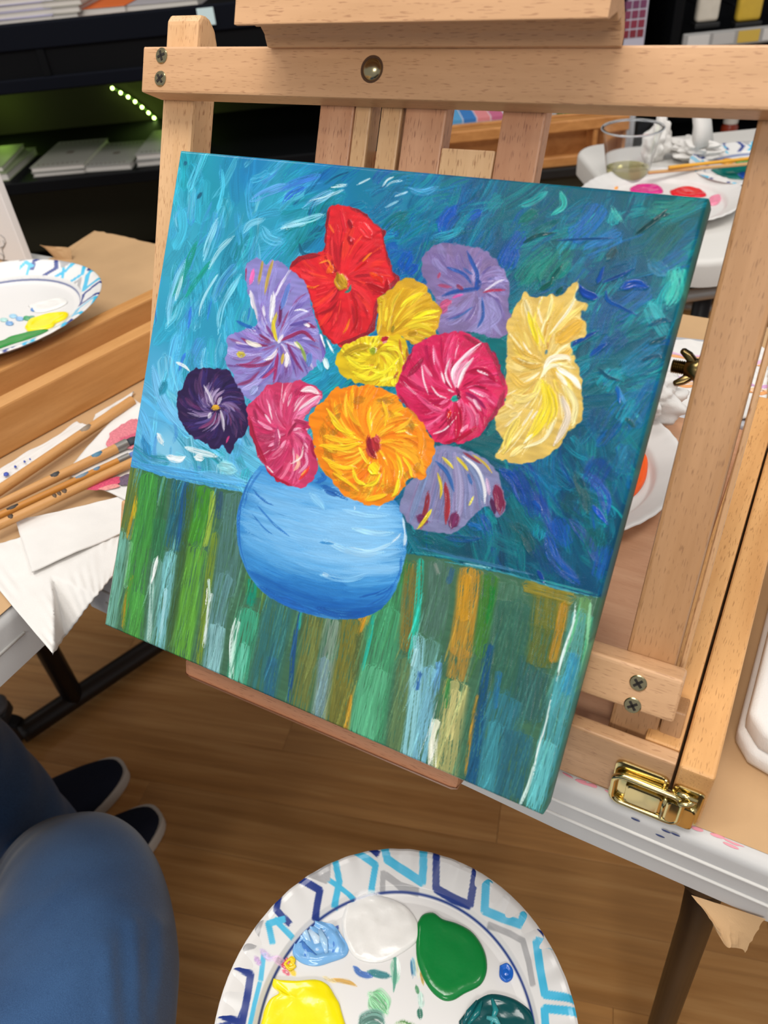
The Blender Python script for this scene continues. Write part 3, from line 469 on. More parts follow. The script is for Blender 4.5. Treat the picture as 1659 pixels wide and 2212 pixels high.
    # lavender flower, left
    o = [(555,554),(534,568),(528,594),(534,623),(544,659),(556,696),(526,709),(501,720),(488,731),(491,750),(487,767),(490,789),(505,807),(505,825),(523,847),(541,865),(557,858),(577,836),(595,826),(628,834),(649,815),(670,800),(690,785),(702,765),(698,735),(686,706),(675,673),(667,637),(653,601),(631,580),(610,565),(588,556),(575,568)]
    c = flower(o, '#8a84c6', (602,737), ['#8e88cc','#7468b4','#9a94d8','#8a70b8','#6c5ca8','#b0aae4','#7c5c9c'], 90, 15, 35, h=.5, weave=.3, var=.08, fine=(80,'#b6b0e6','#6a3f80','#8c3c70','#d8d4f0','#5c4c9c','#9c90d8','#7c5ca0'))
    many([('#f06ab4',11,(548,578),(543,600),(540,612)),('#b49a4c',8,(568,556),(562,590),(558,612)),('#bca048',9,(590,558),(580,590),(572,632)),('#f0eef6',11,(540,625),(548,660),(556,690)),('#f2f2f8',13,(590,628),(588,660),(584,695)),('#e8e4f2',6,(568,656),(572,680)),('#c8b83c',9,(598,672),(590,705),(598,735)),('#e0cc30',7,(590,690),(594,720),(600,736)),('#6a2458',8,(607,650),(604,690),(597,705)),('#7c3c80',7,(575,700),(590,725)),('#5a78c0',12,(625,610),(615,640),(607,665)),
        ('#e8e8f8',4,(635,668),(650,666),(665,670)),('#8c2854',8,(602,735),(625,725),(655,715),(680,735)),('#7c2450',7,(655,690),(670,700),(682,705)),('#f0f0f4',7,(655,695),(670,703)),('#842a58',7,(520,727),(545,740),(580,745)),('#8c2e60',8,(600,750),(580,780),(545,788),(510,785)),('#7c2854',6,(560,720),(585,735)),('#ece8f4',9,(598,752),(588,768),(570,775)),('#e0e0d0',9,(565,745),(545,740),(530,732)),('#c8b83c',12,(512,762),(530,764)),('#8fae4c',8,(640,735),(655,760),(662,780)),('#f0ecc8',6,(635,735),(648,750)),
        ('#f4f0f4',13,(620,760),(618,790)),('#9c2860',9,(600,760),(595,800),(590,825)),('#7a2c68',8,(620,740),(640,780),(655,800)),('#a43468',7,(565,815),(580,805),(595,790)),('#8a3c70',7,(510,830),(540,820),(560,800)),('#6c58a8',9,(690,720),(700,760),(698,780)),('#f4f8fa',5,(690,715),(705,755)),('#5c80c4',14,(670,760),(665,790)),('#9aa4d8',14,(540,850),(555,830)),('#d8b83c',7,(612,760),(608,785)),('#e4e0f0',8,(600,738),(612,720)),('#a02c5c',5,(532,575),(528,610)),('#5c4c9c',8,(625,700),(650,695),(670,690))], a=.9, h=.8, dry=.1, clip=c, weave=.1)
    S([(700,770),(708,795)], 12, '#e4f4f6', a=.9, h=.7); S([(685,775),(695,800)], 10, '#4ab0d4', a=.8); S([(705,730),(720,760)], 5, '#f2fafa', a=.9, h=.7)
    S([(510,690),(530,700),(552,708)], 7, '#1f5cae', a=.85, h=.6); S([(540,660),(535,690)], 5, '#2a6cbc', a=.7)
    # dark violet flower
    o = [(414,796),(440,792),(468,794),(494,798),(505,821),(519,843),(530,868),(541,894),(534,926),(523,944),(512,945),(497,979),(483,962),(458,968),(439,952),(414,941),(396,915),(383,886),(382,854),(394,832),(403,811)]
    c = flower(o, '#2c1c48', (465,879), ['#3a2858','#2a1c50','#4a2a5c','#5c2a5c','#241a44','#34286a','#55375f'], 100, 9, 55, h=.5, weave=.25, var=.15)
    for i in range(46):
        th = U(0, 6.28); r0, r1 = U(8, 22), U(32, 62); P = [(465+math.cos(th+k*.7)*(r0+(r1-r0)*k), 879+math.sin(th+k*.7)*(r0+(r1-r0)*k)*.95) for k in (0, .5, 1)]
        S(P, U(3, 7), str(rng.choice(['#8a76a4','#6c5488','#a898bc','#7c3c6c','#5a4c88','#9a86ac'])), a=.75, h=.6, dry=.3, clip=c, weave=.1)
    many([('#d0c8d8',7,(462,876),(452,850),(440,830)),('#c8c0d0',8,(470,872),(478,855)),('#d8d4e0',8,(455,890),(450,902)),('#d4d0dc',7,(476,885),(482,910),(484,930)),('#c83c78',5,(488,955),(495,940))], a=.8, h=.8, dry=.1, clip=c)
    S([(458,880),(466,878),(474,880)], 11, '#d0a030', a=1., h=1.1, dry=0, weave=.05)
    # pink flower under it
    o = [(577,829),(613,823),(646,821),(678,832),(700,850),(685,868),(667,890),(657,905),(675,915),(664,930),(678,959),(684,991),(680,1028),(660,1049),(628,1049),(595,1035),(573,1010),(555,977),(541,937),(534,901),(534,872),(548,862),(563,847)]
    c = flower(o, '#c93a66', (625,930), ['#d04070','#b82858','#dc5c8a','#a82850','#cc4a78','#982a50','#e07898'], 90, 14, 30, h=.5, weave=.3, var=.09, fine=(60,'#f0a8c4','#9c1c44','#e0709c','#a82c58','#f0c8d4','#b83468'))
    many([('#f4e4e6',12,(650,842),(670,838),(690,848)),('#e884b0',16,(690,855),(660,880),(640,895)),('#f2dce6',8,(690,852),(655,875),(645,885)),('#f0c8d8',5,(572,893),(585,912)),('#f0d0dc',4,(580,870),(588,905)),('#9c1838',12,(538,900),(550,950),(575,1000)),('#a81030',9,(570,1008),(590,1030),(630,1048)),('#f0e8ec',4,(575,1005),(590,1020)),('#f0b49c',9,(640,980),(645,1000),(635,1015)),('#e8d0d0',5,(628,1000),(650,985),(655,960)),('#d8302c',6,(645,1035),(660,1020),(668,1005)),('#f0a040',4,(650,1026),(662,1012)),
        ('#8c1838',10,(672,950),(682,990)),('#8c2044',8,(640,910),(620,940)),('#a02850',9,(635,905),(665,915)),('#b0406c',12,(600,920),(595,970)),('#e09ab8',7,(660,975),(662,1000),(645,1020)),('#f0c0d4',4,(600,925),(605,945)),('#a42a54',10,(548,880),(556,910))], a=.88, h=.9, dry=.1, clip=c, weave=.08)
    # ochre flower and yellow flower
    o = [(814,641),(828,634),(846,618),(859,606),(881,597),(906,604),(924,623),(940,653),(952,668),(947,690),(939,722),(917,728),(910,738),(888,738),(866,722),(841,726),(819,724),(812,695),(816,670)]
    c = flower(o, '#cf9f1e', (835,728), ['#d4a41e','#c89a20','#dcb028','#c8961c','#e0b83c'], 50, 13, 22, h=.5, weave=.55, var=.07, ang0=-100, span=115, fine=(30,'#e8c834','#a87c14','#f0dc3c','#b88c18'))
    many([('#f0dc24',11,(948,668),(920,672),(890,685)),('#ecd428',9,(915,630),(890,640),(865,660)),('#f0d830',8,(945,680),(900,690),(870,705)),('#e4c82c',9,(936,712),(905,700),(880,705)),('#e8cc34',6,(930,722),(900,712)),('#d8b830',8,(820,650),(822,690),(815,720)),('#e2c434',6,(870,620),(850,650),(842,690)),('#8a7a20',8,(850,700),(845,715)),('#b08418',12,(880,720),(900,715))], a=.9, h=1., dry=.05, clip=c, weave=.1)
    S([(818,640),(826,646)], 11, '#c8a81c', h=1.)
    o = [(776,727),(800,722),(830,724),(862,722),(878,740),(884,765),(882,790),(868,815),(850,832),(815,832),(780,826),(750,815),(730,795),(724,770),(735,750),(755,738)]
    c = flower(o, '#d4b41c', (812,760), ['#e0c81e','#ecd824','#c8a81c','#d8bc20','#f0e030','#b89a1a'], 80, 12, 70, h=.8, weave=.2, var=.1, fine=(40,'#f4ea40','#a8861a','#e8d428','#b8701c'))
    many([('#f2e42c',9,(760,800),(800,815),(850,790)),('#f0e02c',8,(790,790),(830,800),(862,770)),('#eedc28',8,(750,770),(775,790),(810,790)),('#9c5a20',8,(878,750),(880,780),(870,800)),('#b06a24',6,(862,730),(868,770)),('#8aa024',14,(800,752),(812,758)),('#b09018',16,(740,765),(770,750),(800,745)),('#f4ec50',6,(820,820),(855,810)),('#a85c28',5,(860,800),(850,815)),('#e8d82c',12,(850,815),(850,832)),('#f0e030',9,(835,750),(860,755),(870,790))], a=.9, h=1.2, dry=.05, clip=c, weave=.05)
    S([(824,732),(838,727)], 13, '#b01c30', a=1., h=1.1, dry=0); S([(826,738),(836,735)], 4, '#e890a0', h=1.)
    # magenta flower
    o = [(982,714),(1008,716),(1041,734),(1060,750),(1077,783),(1090,818),(1091,857),(1070,893),(1054,916),(1028,942),(995,953),(953,956),(930,942),(917,923),(891,893),(865,864),(855,835),(865,805),(878,773),(894,744),(924,727),(953,719)]
    c = flower(o, '#cf2558', (985,845), ['#d42a5c','#b81848','#e04074','#a81440','#d83a6c','#c82858','#e05c88'], 80, 16, 40, h=.5, weave=.45, var=.07, fine=(60,'#f080a8','#900c38','#e84c80','#b01040','#f4c0d0','#a01448'))
    for P, w in (([(1045,735),(1075,780),(1088,830)],16),([(1088,840),(1070,890),(1045,920)],14),([(862,850),(885,890),(920,930)],10),([(870,800),(890,750)],9),([(880,810),(900,790),(915,770)],12),([(1000,720),(1040,745)],10)): S(P, w, '#861636', a=.75, h=.35, dry=.25, clip=c, weave=.6)
    many([('#f2dce6',10,(985,838),(978,800),(1000,770),(1038,738)),('#f6eef2',8,(988,836),(1000,800),(1022,770)),('#e8a0bc',14,(982,830),(990,800),(1010,775)),('#f4e4ea',5,(960,825),(952,800)),('#f2dce4',5,(975,835),(962,805),(972,770)),('#f0d8e0',4,(910,785),(915,820),(925,850)),('#f2dce4',4,(930,830),(945,850),(965,858)),('#e8b0c8',4,(935,750),(938,785)),('#a80f3c',14,(1010,800),(1045,800),(1070,820)),('#f4dce4',5,(1030,797),(1055,808)),('#8c1850',9,(1005,845),(1030,860),(1048,880)),('#f0d4e0',4,(1012,838),(1045,855)),
        ('#f0c8d8',8,(1022,860),(1038,885)),('#e0608c',12,(1005,870),(1020,900),(1015,930)),('#b00f38',18,(985,870),(990,910),(985,945)),('#a80e34',10,(960,955),(990,945),(1030,920)),('#f0d8e0',5,(935,935),(960,925),(980,905)),('#d86a90',8,(1030,890),(1030,920)),('#a01038',12,(965,880),(972,920)),('#dc3018',8,(972,885),(968,900)),('#e890b0',7,(995,930),(1010,915)),('#d84878',12,(900,850),(935,880),(965,890)),('#e05c88',8,(920,870),(950,885)),('#8c1436',5,(1020,830),(1050,835)),('#f6e8ee',4,(980,845),(965,838)),('#90103c',9,(985,835),(992,850))], a=.9, h=1., dry=.08, clip=c, weave=.08)
    S([(974,860),(990,858)], 13, '#1f9a8c', a=1., h=.9, dry=0); S([(988,848),(992,860)], 8, '#5a1030', a=.9, h=.9)
    # orange flower
    o = [(722,836),(758,832),(812,832),(852,850),(866,868),(892,890),(913,915),(931,944),(939,973),(926,1006),(913,1031),(884,1033),(866,1057),(845,1078),(816,1090),(776,1083),(743,1067),(722,1042),(696,1013),(682,981),(675,937),(667,901),(682,879),(700,865),(707,850)]
    c = flower(o, '#ee8618', (805,958), ['#f2901c','#f47f14','#ec9a20','#f0a424','#e88414','#f47a18','#f2ac28'], 110, 15, 45, h=.55, weave=.4, var=.07, fine=(110,'#f8c828','#f6a020','#e87810','#fadc40','#d06c10','#f4b018'))
    for _ in range(44):   # dry ochre patches where the ground shows
        th = U(0, 6.28); r = U(.62, .97); x = 805+math.cos(th)*125*r; y = 962+math.sin(th)*118*r
        S([(x-math.sin(th)*14, y+math.cos(th)*14), (x+math.sin(th)*14, y-math.cos(th)*14)], U(7, 16), str(rng.choice(['#a8701a','#b87c1c','#96681c'])), a=.55, h=.15, dry=.5, clip=c, weave=.9)
    many([('#f6c41e',12,(690,960),(740,965),(780,955)),('#f4bc20',10,(695,985),(730,1005),(770,1010)),('#f8d024',9,(765,935),(735,925),(715,905)),('#f4c824',9,(705,880),(720,900),(750,935),(770,945)),('#f6b820',12,(700,940),(740,950),(775,948)),('#fadc1c',26,(800,1000),(815,1020)),('#f8e02a',9,(762,1010),(770,1035),(790,1045)),('#f6d824',8,(785,1050),(810,1040),(822,1020)),('#f8d020',9,(855,975),(865,1010),(860,1040)),('#fae028',11,(862,1030),(855,1060),(845,1072)),('#f4d024',8,(870,985),(885,1010),(890,1030)),
        ('#f6c41c',10,(790,1078),(815,1072),(835,1066)),('#f8cc20',8,(800,930),(795,900),(800,875)),('#f6bc24',8,(830,920),(835,890),(825,865)),('#f4a828',9,(850,930),(880,910),(890,895)),('#f8c428',7,(850,890),(870,895)),('#f0b020',9,(750,870),(760,900),(780,920)),('#f6e8b0',4,(875,930),(890,938)),('#fae8c0',4,(826,985),(832,990)),('#f4c020',8,(720,1020),(750,1040),(775,1060)),('#f8b818',9,(710,1000),(740,1025)),('#f09018',14,(900,920),(910,950),(905,990)),('#fbe43c',8,(775,965),(785,985),(795,1000))], a=.9, h=1.2, dry=.08, clip=c, weave=.05)
    many([('#a82832',30,(798,945),(806,960),(808,978)),('#8c1c2c',14,(795,940),(800,970),(812,988)),('#b84048',12,(812,938),(818,955)),('#c04a40',7,(790,965),(800,985))], a=.95, h=1.2, dry=.08, weave=.05, clip=c)
    # fade of the weave under the dark ground of the right; edges a touch worn
    return pt
# ---------------------------------------------------------------- painted canvas (the subject)
CA = math.radians(55); XR = np.array([1., 0, 0]); CE = np.array([0, math.cos(CA), math.sin(CA)]); CN = np.array([0, -math.sin(CA), math.cos(CA)])
CBL = np.array([-.35410, .19840, -.37850+CZ]); CS = .3050; CT = .018
MC = Matrix(((1, 0, 0, CBL[0]), (0, CE[1], CN[1], CBL[1]), (0, CE[2], CN[2], CBL[2]), (0, 0, 0, 1)))
def build_canvas(N=800):
    pt = paint_picture(N)
    t = thing('painted_canvas', None, 'square canvas painted with a blue vase of bright flowers, resting on the easel ledge', 'painting', M=MC)
    g = np.linspace(0, CS, N); X, Y = np.meshgrid(g, g)
    e = np.minimum.reduce([X, Y, CS-X, CS-Y]); fall = np.clip(1-e/.0016, 0, 1)**2*.0013
    hh = pt.H
    for _ in range(1): hh = (hh+np.roll(hh, 1, 0)+np.roll(hh, 1, 1)+np.roll(hh, -1, 0)+np.roll(hh, -1, 1))/5*.6+hh*.4
    V = np.stack([X, Y, hh*.0008-fall], -1).reshape(-1, 3).astype(np.float32)
    i = np.arange(N*N).reshape(N, N); F = np.stack([i[:-1, :-1], i[:-1, 1:], i[1:, 1:], i[1:, :-1]], -1).reshape(-1, 4)
    me = bpy.data.meshes.new('paint_layer'); me.vertices.add(N*N); me.vertices.foreach_set('co', V.ravel()); me.loops.add(F.size); me.loops.foreach_set('vertex_index', F.ravel().astype(np.int32))
    me.polygons.add(len(F)); me.polygons.foreach_set('loop_start', np.arange(0, F.size, 4, dtype=np.int32)); me.polygons.foreach_set('use_smooth', np.ones(len(F), bool)); me.update()
    c = np.clip(pt.C, 0, 1); c = .83*np.where(c <= .04045, c/12.92, ((c+.055)/1.055)**2.4).reshape(-1, 3)
    a = me.color_attributes.new('Col', 'FLOAT_COLOR', 'POINT'); a.data.foreach_set('color', np.c_[c, np.ones(len(c))].astype(np.float32).ravel())
    a = me.attributes.new('bare', 'FLOAT', 'POINT'); a.data.foreach_set('value', np.clip(pt.W, 0, 1).astype(np.float32).ravel())
    m, n, b, at = vcol('acrylic_paint', .2, .34); tc = nd(n, 'ShaderNodeTexCoord').outputs['Object']; sp = nd(n, 'ShaderNodeSeparateXYZ'); n.links.new(tc, sp.inputs[0])
    def wave(sock, off):
        x = nd(n, 'ShaderNodeMath', operation='MULTIPLY_ADD'); n.links.new(sp.outputs[sock], x.inputs[0]); x.inputs[1].default_value = 2*math.pi*330/CS; x.inputs[2].default_value = off
        y = nd(n, 'ShaderNodeMath', operation='SINE'); n.links.new(x.outputs[0], y.inputs[0]); return y.outputs[0]
    mu = nd(n, 'ShaderNodeMath', operation='MULTIPLY'); n.links.new(wave(0, 0), mu.inputs[0]); n.links.new(wave(1, 1), mu.inputs[1])
    ba = nd(n, 'ShaderNodeAttribute', attribute_name='bare'); m2 = nd(n, 'ShaderNodeMath', operation='MULTIPLY'); n.links.new(mu.outputs[0], m2.inputs[0]); n.links.new(ba.outputs['Fac'], m2.inputs[1])
    fine = noise(n, tc, 1500, 2); ad = nd(n, 'ShaderNodeMath', operation='MULTIPLY_ADD'); n.links.new(fine, ad.inputs[0]); ad.inputs[1].default_value = .25; n.links.new(m2.outputs[0], ad.inputs[2])
    bump(n, b, ad.outputs[0], .4, .0002)
    rr = ramp(n, ba.outputs['Fac'], [(0, (.15, .15, .15, 1)), (1, (.13, .13, .13, 1))]); n.links.new(rr, b.inputs['Roughness'])
    sr = ramp(n, ba.outputs['Fac'], [(0, (.42, .42, .42, 1)), (1, (.12, .12, .12, 1))]); n.links.new(sr, b.inputs['Specular IOR Level'])
    me.materials.append(m); o = bpy.data.objects.new('paint_layer', me); COL.objects.link(o); o.parent = t
    # wrapped sides, painted in the colours that run over the edge
    def side(name, idx, horiz):
        ks = np.linspace(0, N-1, 120).astype(int); cc = pt.C[idx, ks] if horiz else pt.C[ks, idx]; cc = cc*np.array([.80, .92, .86])
        if idx > 0: cc = cc*.55+np.array([.13, .46, .42])*.45
        cl = np.where(cc <= .04045, cc/12.92, ((cc+.055)/1.055)**2.4); vs, fs, cs = [], [], []; p = idx/(N-1)*CS; outw = .0006 if idx > 0 else -.0006
        prof = [(-.0011, -outw*.3), (-.0022, outw*.6), (-.009, outw), (-CT, outw*.6), (-CT, -outw*14)]
        for k, kk in enumerate(ks):
            s = kk/(N-1)*CS
            for z, d in prof: vs.append((s, p+d, z) if horiz else (p+d, s, z)); cs.append((*cl[k], 1))
        q = len(prof)
        for k in range(len(ks)-1):
            for j in range(q-1): a0 = k*q+j; fs.append((a0, a0+1, a0+q+1, a0+q))
        o = sub(name, (np.array(vs), fs), None, t, True); a = o.data.color_attributes.new('Col', 'FLOAT_COLOR', 'POINT'); a.data.foreach_set('color', np.array(cs, np.float32).ravel()); o.data.materials.append(SIDE); return o
    SIDE, n, b, at = vcol('painted_canvas_edge', .5, .35); bump(n, b, noise(n, nd(n, 'ShaderNodeTexCoord').outputs['Object'], 1300, 2), .4, .0004)
    side('canvas_side', N-1, False); side('canvas_side', 0, False); side('canvas_side', N-1, True); side('canvas_side', 0, True)
    sb = wood('pine_stretcher', '#d8bd92', '#c4a273', 0, '#a07a50', .2)
    for lo, hi in (((.001, .001, -CT+.0005), (CS-.001, .035, -.004)), ((.001, CS-.035, -CT+.0005), (CS-.001, CS-.001, -.004)), ((.001, .0355, -CT+.0005), (.035, CS-.0355, -.004)), ((CS-.035, .0355, -CT+.0005), (CS-.001, CS-.0355, -.004))):
        sub('stretcher_bar', bx(lo, hi, .001, 1), sb, t)
    return t
# ---------------------------------------------------------------- the setting: floor of bamboo boards, back wall
HD = np.array([-.5326, .8464, 0]); LT = np.array([.8464, .5326, 0]); MS = Matrix.Rotation(math.atan2(.5326, .8464), 4, 'Z')   # frame of the shelves: x along them, y away
def sd(x, y, dist): p = hit(x, y, HD*dist, HD); return float(p @ LT), float(p[2])
def floor():
    m, n, b = nt('bamboo_boards'); tc = nd(n, 'ShaderNodeTexCoord').outputs['Object']; oi = nd(n, 'ShaderNodeObjectInfo')
    ad = nd(n, 'ShaderNodeVectorMath', operation='ADD'); n.links.new(tc, ad.inputs[0]); mu = nd(n, 'ShaderNodeMath', operation='MULTIPLY'); n.links.new(oi.outputs['Random'], mu.inputs[0]); mu.inputs[1].default_value = 37.; n.links.new(mu.outputs[0], ad.inputs[1])
    s1 = noise(n, ad.outputs[0], 60, 4, .6, (.05, 1, 1), .4); s2 = noise(n, ad.outputs[0], 16, 3, .5, (.12, 1, 1), .8)
    c = ramp(n, s1, [(.28, '#9f6d38'), (.5, '#c99152'), (.72, '#e3b172')]); c = mixc(n, .45, c, ramp(n, s2, [(.3, '#a8743c'), (.7, '#deab6e')]))
    v = ramp(n, oi.outputs['Random'], [(0, (.90, .90, .90, 1)), (1, (1.08, 1.07, 1.05, 1))]); n.links.new(mixc(n, 1., c, v, 'MULTIPLY'), b.inputs['Base Color'])
    b.inputs['Roughness'].default_value = .42; b.inputs['Specular IOR Level'].default_value = .4; bump(n, b, s1, .1, .0006)
    base = struct(obj('floor', bx((-3.2, -1.6, -.06), (2.6, 4., -.004)), DARK))
    a = math.radians(15.6); RM = Matrix.Rotation(a, 4, 'Z'); d0 = bpy.data.meshes.new('plank'); bm = bx((0, 0, -.004), (.958, .0945, 0), .0003, 1); bm.to_mesh(d0); bm.free(); d0.materials.append(m); k = 0
    for r in range(-6, 34):
        off = (r*.377) % .9585
        for q in range(-4, 3):
            p = RM @ Vector((q*.9585-off+.3, r*.0948, 0))
            if not (-2.3 < p.x < 1.0 and -.5 < p.y < 3.1): continue
            dd = p.x*HD[0]+p.y*HD[1]
            if dd > 2.7 or p.x+.6*p.y > 1.9: continue
            o = bpy.data.objects.new('plank' if k == 0 else 'plank.%03d' % k, d0); COL.objects.link(o); o.parent = base; o.matrix_basis = Matrix.Translation(p) @ RM; k += 1
floor()
struct(obj('wall_back', bx((-3., 2.78, 0), (3., 2.9, 2.7)), plain('dark_olive_wall', '#3a3622', .85), None, MS))
# ---------------------------------------------------------------- tables
def table_top(t, poly, z=TT, th=.052, r=.012, mat=TABLE, lip=.0):
    bm = prism(poly, z-th, z, 'z'); 
    e = [x for x in bm.edges if abs(x.verts[0].co.z-z) < 1e-6 and abs(x.verts[1].co.z-z) < 1e-6]
    bmesh.ops.bevel(bm, geom=e, offset=r, segments=4, affect='EDGES', profile=.5); return obj('table_top', bm, mat, t, None, 'auto')
def rpoly(x0, x1, y0, y1, r, n=8):
    P = []
    for cx, cy, a0 in ((x1-r, y1-r, 0), (x0+r, y1-r, 90), (x0+r, y0+r, 180), (x1-r, y0+r, 270)):
        for k in range(n+1): a = math.radians(a0+90*k/n); P.append((cx+r*math.cos(a), cy+r*math.sin(a)))
    return P
tb = thing('folding_table', (.2, .6, 0), 'grey-white plastic folding table under the box easel, with stripes moulded along its edge', 'table')
table_top(tb, [(-.466, .258), (-.38, .2545), (-.2, .2475), (-.05, .2425), (1.35, .2425), (1.35, .85), (-.466, .85)], r=.007)
for z, nm in ((TT-.0185, 'edge_rib'), (TT-.0345, 'edge_rib')):
    obj(nm, tube([(-.44, .2568, z), (-.2, .2473, z), (-.05, .2423, z), (1.3, .2423, z)], .0012, 8), TABLEW, tb, None, True)
for x in (.052, 1.1):
    lg = obj('leg', tube([(x-.012, .315, TT-.05), (x, .315, .5), (x+.02, .315, 0.0)], [.0145, .0125, .0115], 20), LEGM, tb, None, True)
    sub('collar', tube([(x-.008, .315, TT-.165), (x-.0082, .315, TT-.168), (x-.010, .315, TT-.05)], [.0150, .0168, .0168], 24), LEGM, lg, 'auto')
    obj('leg', tube([(x, .78, TT-.05), (x+.02, .78, 0)], .0115, 16), LEGM, tb, None, True)
PKS = plain('dried_pink_paint', '#d98e9a', .6); BLS = plain('dried_navy_paint', '#2b3c6c', .5)
_st = bpy.data.meshes.new('paint_stain'); _b = lathe([(0, .00025), (.8, .0002), (1, 0)], 12); _b.to_mesh(_st); _b.free(); _st.materials.append(PKS)
for k in range(44):
    x = random.choice((random.uniform(-.05, .025), random.uniform(-.05, .2))); y = .2500-abs(random.gauss(0, .0012)); d_ = max(0, .2495-y); z = TT-(.007-math.sqrt(max(1e-9, .007**2-d_**2)))
    o = bpy.data.objects.new('paint_stain', _st); COL.objects.link(o); o.parent = tb; o.matrix_basis = tb.matrix_basis.inverted() @ Matrix.Translation((x, y, z+.0001)) @ Matrix.Rotation(random.uniform(-.15, .15), 4, 'Z') @ Matrix.Rotation(min(.7, d_/.007), 4, 'X') @ Matrix.Diagonal((random.uniform(.001, .0055), random.uniform(.0004, .0012), 1, 1))
for px, py in ((1438, 1795), (1425, 1805), (1458, 1802), (1372, 1770)):
    p = ony(px, py, .2424); o = obj('paint_stain', xf(lathe([(0, .0003), (.0017, .0002), (.002, 0)], 14), Matrix.Translation(p) @ Matrix.Rotation(math.pi/2, 4, 'X') @ Matrix.Diagonal((1.3, .45, 1, 1))), BLS, tb)
t2 = thing('folding_table', (-.85, .1, 0), 'long folding table at the left, turned at right angles and covered in brown paper', 'table')
table_top(t2, rpoly(-1.36, -.4705, -.9, .735, .03), r=.01)
obj('edge_rib', tube([(-.4703, -.8, TT-.026), (-.4703, 0, TT-.026), (-.4703, .2, TT-.026)], .0013, 8), TABLEW, t2, None, True)
BAR = plain('dark_brown_steel', '#231d1a', .4, .2)
a, b_ = onz(60, 1575, .03), onz(345, 1385, .03); d = b_-a
obj('foot_bar', tube([a-d*.05, a, b_, b_+d*.6], .019, 16, True, (1, 1)), BAR, t2, None, True)
p = a+d*.33; obj('leg', tube([p, p+np.array([0, 0, .3]), (p[0], p[1], TT-.05)], .0185, 16), BAR, t2, None, True)
# brown paper sheets
def wob(s, amp): return lambda u, v: (0, 0, .0009+amp*(vn(u*s, v*s, 3.)+.5))
kp = obj('paper_sheet', sheet(lambda u, v: (-.47+u*1.8+.0, (.2505+.0155*max(0, (.25-u)/.25)**1.2)+v*.592+.0015*vn(u*60, 7., v), TT+.0004+.0006*(vn(u*7, v*4)+.5)), 60, 24, .0003), KRAFT); tag(kp, 'brown kraft paper sheet covering the table beneath the easel', 'paper')
FE = np.array([(-1.34, .685)]+[tuple(onz(x, y, TT)[:2]) for x, y in ((70, 576), (116, 557), (150, 552), (168, 533), (190, 514), (205, 500), (265, 513), (335, 528))]+[(-.472, .838)]); FS = np.linspace(0, 1, len(FE))
def torn(u, v):
    f = np.array([np.interp(u, FS, FE[:, 0]), np.interp(u, FS, FE[:, 1])]); a = np.array([-1.33+.855*u, -.6]); p = a+(f-a)*v; p[1] += .004*vn(u*50, 2.)*v
    return (p[0], p[1], TT+.0006+.0008*(vn(u*5, v*6)+.5))
tp_ = obj('paper_sheet', sheet(torn, 60, 60, .0003), KRAFT); tag(tp_, 'brown kraft paper with a torn far edge covering the left table', 'paper')
c4 = [onz(118, 560, TT+.001), onz(156, 562, TT+.001), onz(152, 536, TT+.016), onz(84, 531, TT+.022)]
obj('torn_curl', quadsheet(c4, 14, 10, lambda u, v: (.002*vn(u*8, v*5), .002*vn(u*6, 4.), .003*math.sin(v*3)*(1-u)), .0003), KRAFT, tp_)
# torn flap hanging over the front edge
fl = [ony(1500, 1935, .2385), ony(1650, 1985, .2385), ony(1632, 2040, .236), ony(1612, 2052, .236), ony(1560, 1990, .236)]
A, B = ony(1490, 1932, .2405), ony(1652, 1985, .2405); C1, C0 = ony(1608, 2052, .232), ony(1556, 2000, .232)
tag(obj('paper_flap', quadsheet([A, B, C1, C0], 16, 12, lambda u, v: (.0015*vn(u*9, v*9), -.003*math.sin(u*5)*v-.004*v*v, .002*vn(u*14, 3.3)*v), .0003), KRAFT), 'torn corner of brown paper hanging below the front table edge', 'paper')
# far table with cup and plates (frame of the shelves)
t3 = thing('folding_table', tuple(HD*1.15+LT*.8), 'white plastic folding table in the background, set with plates, napkins and a cup', 'table')
_t = table_top(t3, rpoly(.39, 1.45, .905, 1.42, .05, 10), TT, .035, .009, TABLEW); _t.data.transform(MS)
for x in (.48, 1.35):
    for y in (1.0, 1.34): obj('leg', xf(tube([(x, y, TT-.035), (x, y, 0)], .0125, 12), MS), BLACKM, t3, None, True)
FT = plain('brushed_grey_tube', '#a3a19e', .35, .4)
for (xa, ya), (xb, yb), dd, r in (((1478, 640), (1659, 613), .935, .0085), ((1488, 662), (1659, 676), 1.05, .0055)):
    A, B = hit(xa, ya, HD*dd, HD), hit(xb, yb, HD*dd, HD); D = B-A; obj('frame_tube', tube([A-D*.25, A, B, B+D*2.], r, 12), FT, t3, None, True)
# ---------------------------------------------------------------- shelving in the background
sh = thing('shelving_unit', tuple(HD*2.3-LT*.9), 'black shop shelving with olive back panel, behind the left table', 'shelving')
OLIVE = plain('olive_back_panel', '#3a3420', .85)
zt, zb = sd(0, 62, 2.0)[1], sd(0, 206, 2.0)[1]
def shp(name, lo, hi, m, b=.002): return obj(name, xf(bx(lo, hi, b, 1), MS), m, sh)
shp('shelf_board', (-2.2, 2.012, zt-.012), (.10, 2.5, zt), BLACKSH); shp('shelf_fascia', (-2.2, 2.0, zb), (.10, 2.012, zt+.006), BLACKSH)
NAVY = plain('blue_black_edge', '#0b0e17', .8, 0, .1)
shp('shelf_lip', (-2.2, 1.992, zt-.045), (.10, 2.0, zt+.006), NAVY, .004); shp('shelf_lip', (-2.2, 1.992, zb), (.10, 2.0, zb+.028), NAVY, .003)
shp('shelf_board', (-2.2, 2.0, .585), (.10, 2.5, .612), BLACKSH); shp('shelf_board', (-2.2, 2.06, .24), (.10, 2.5, .265), BLACKSH); shp('plinth', (-2.2, 2.1, 0), (.10, 2.5, .1), BLACKSH)
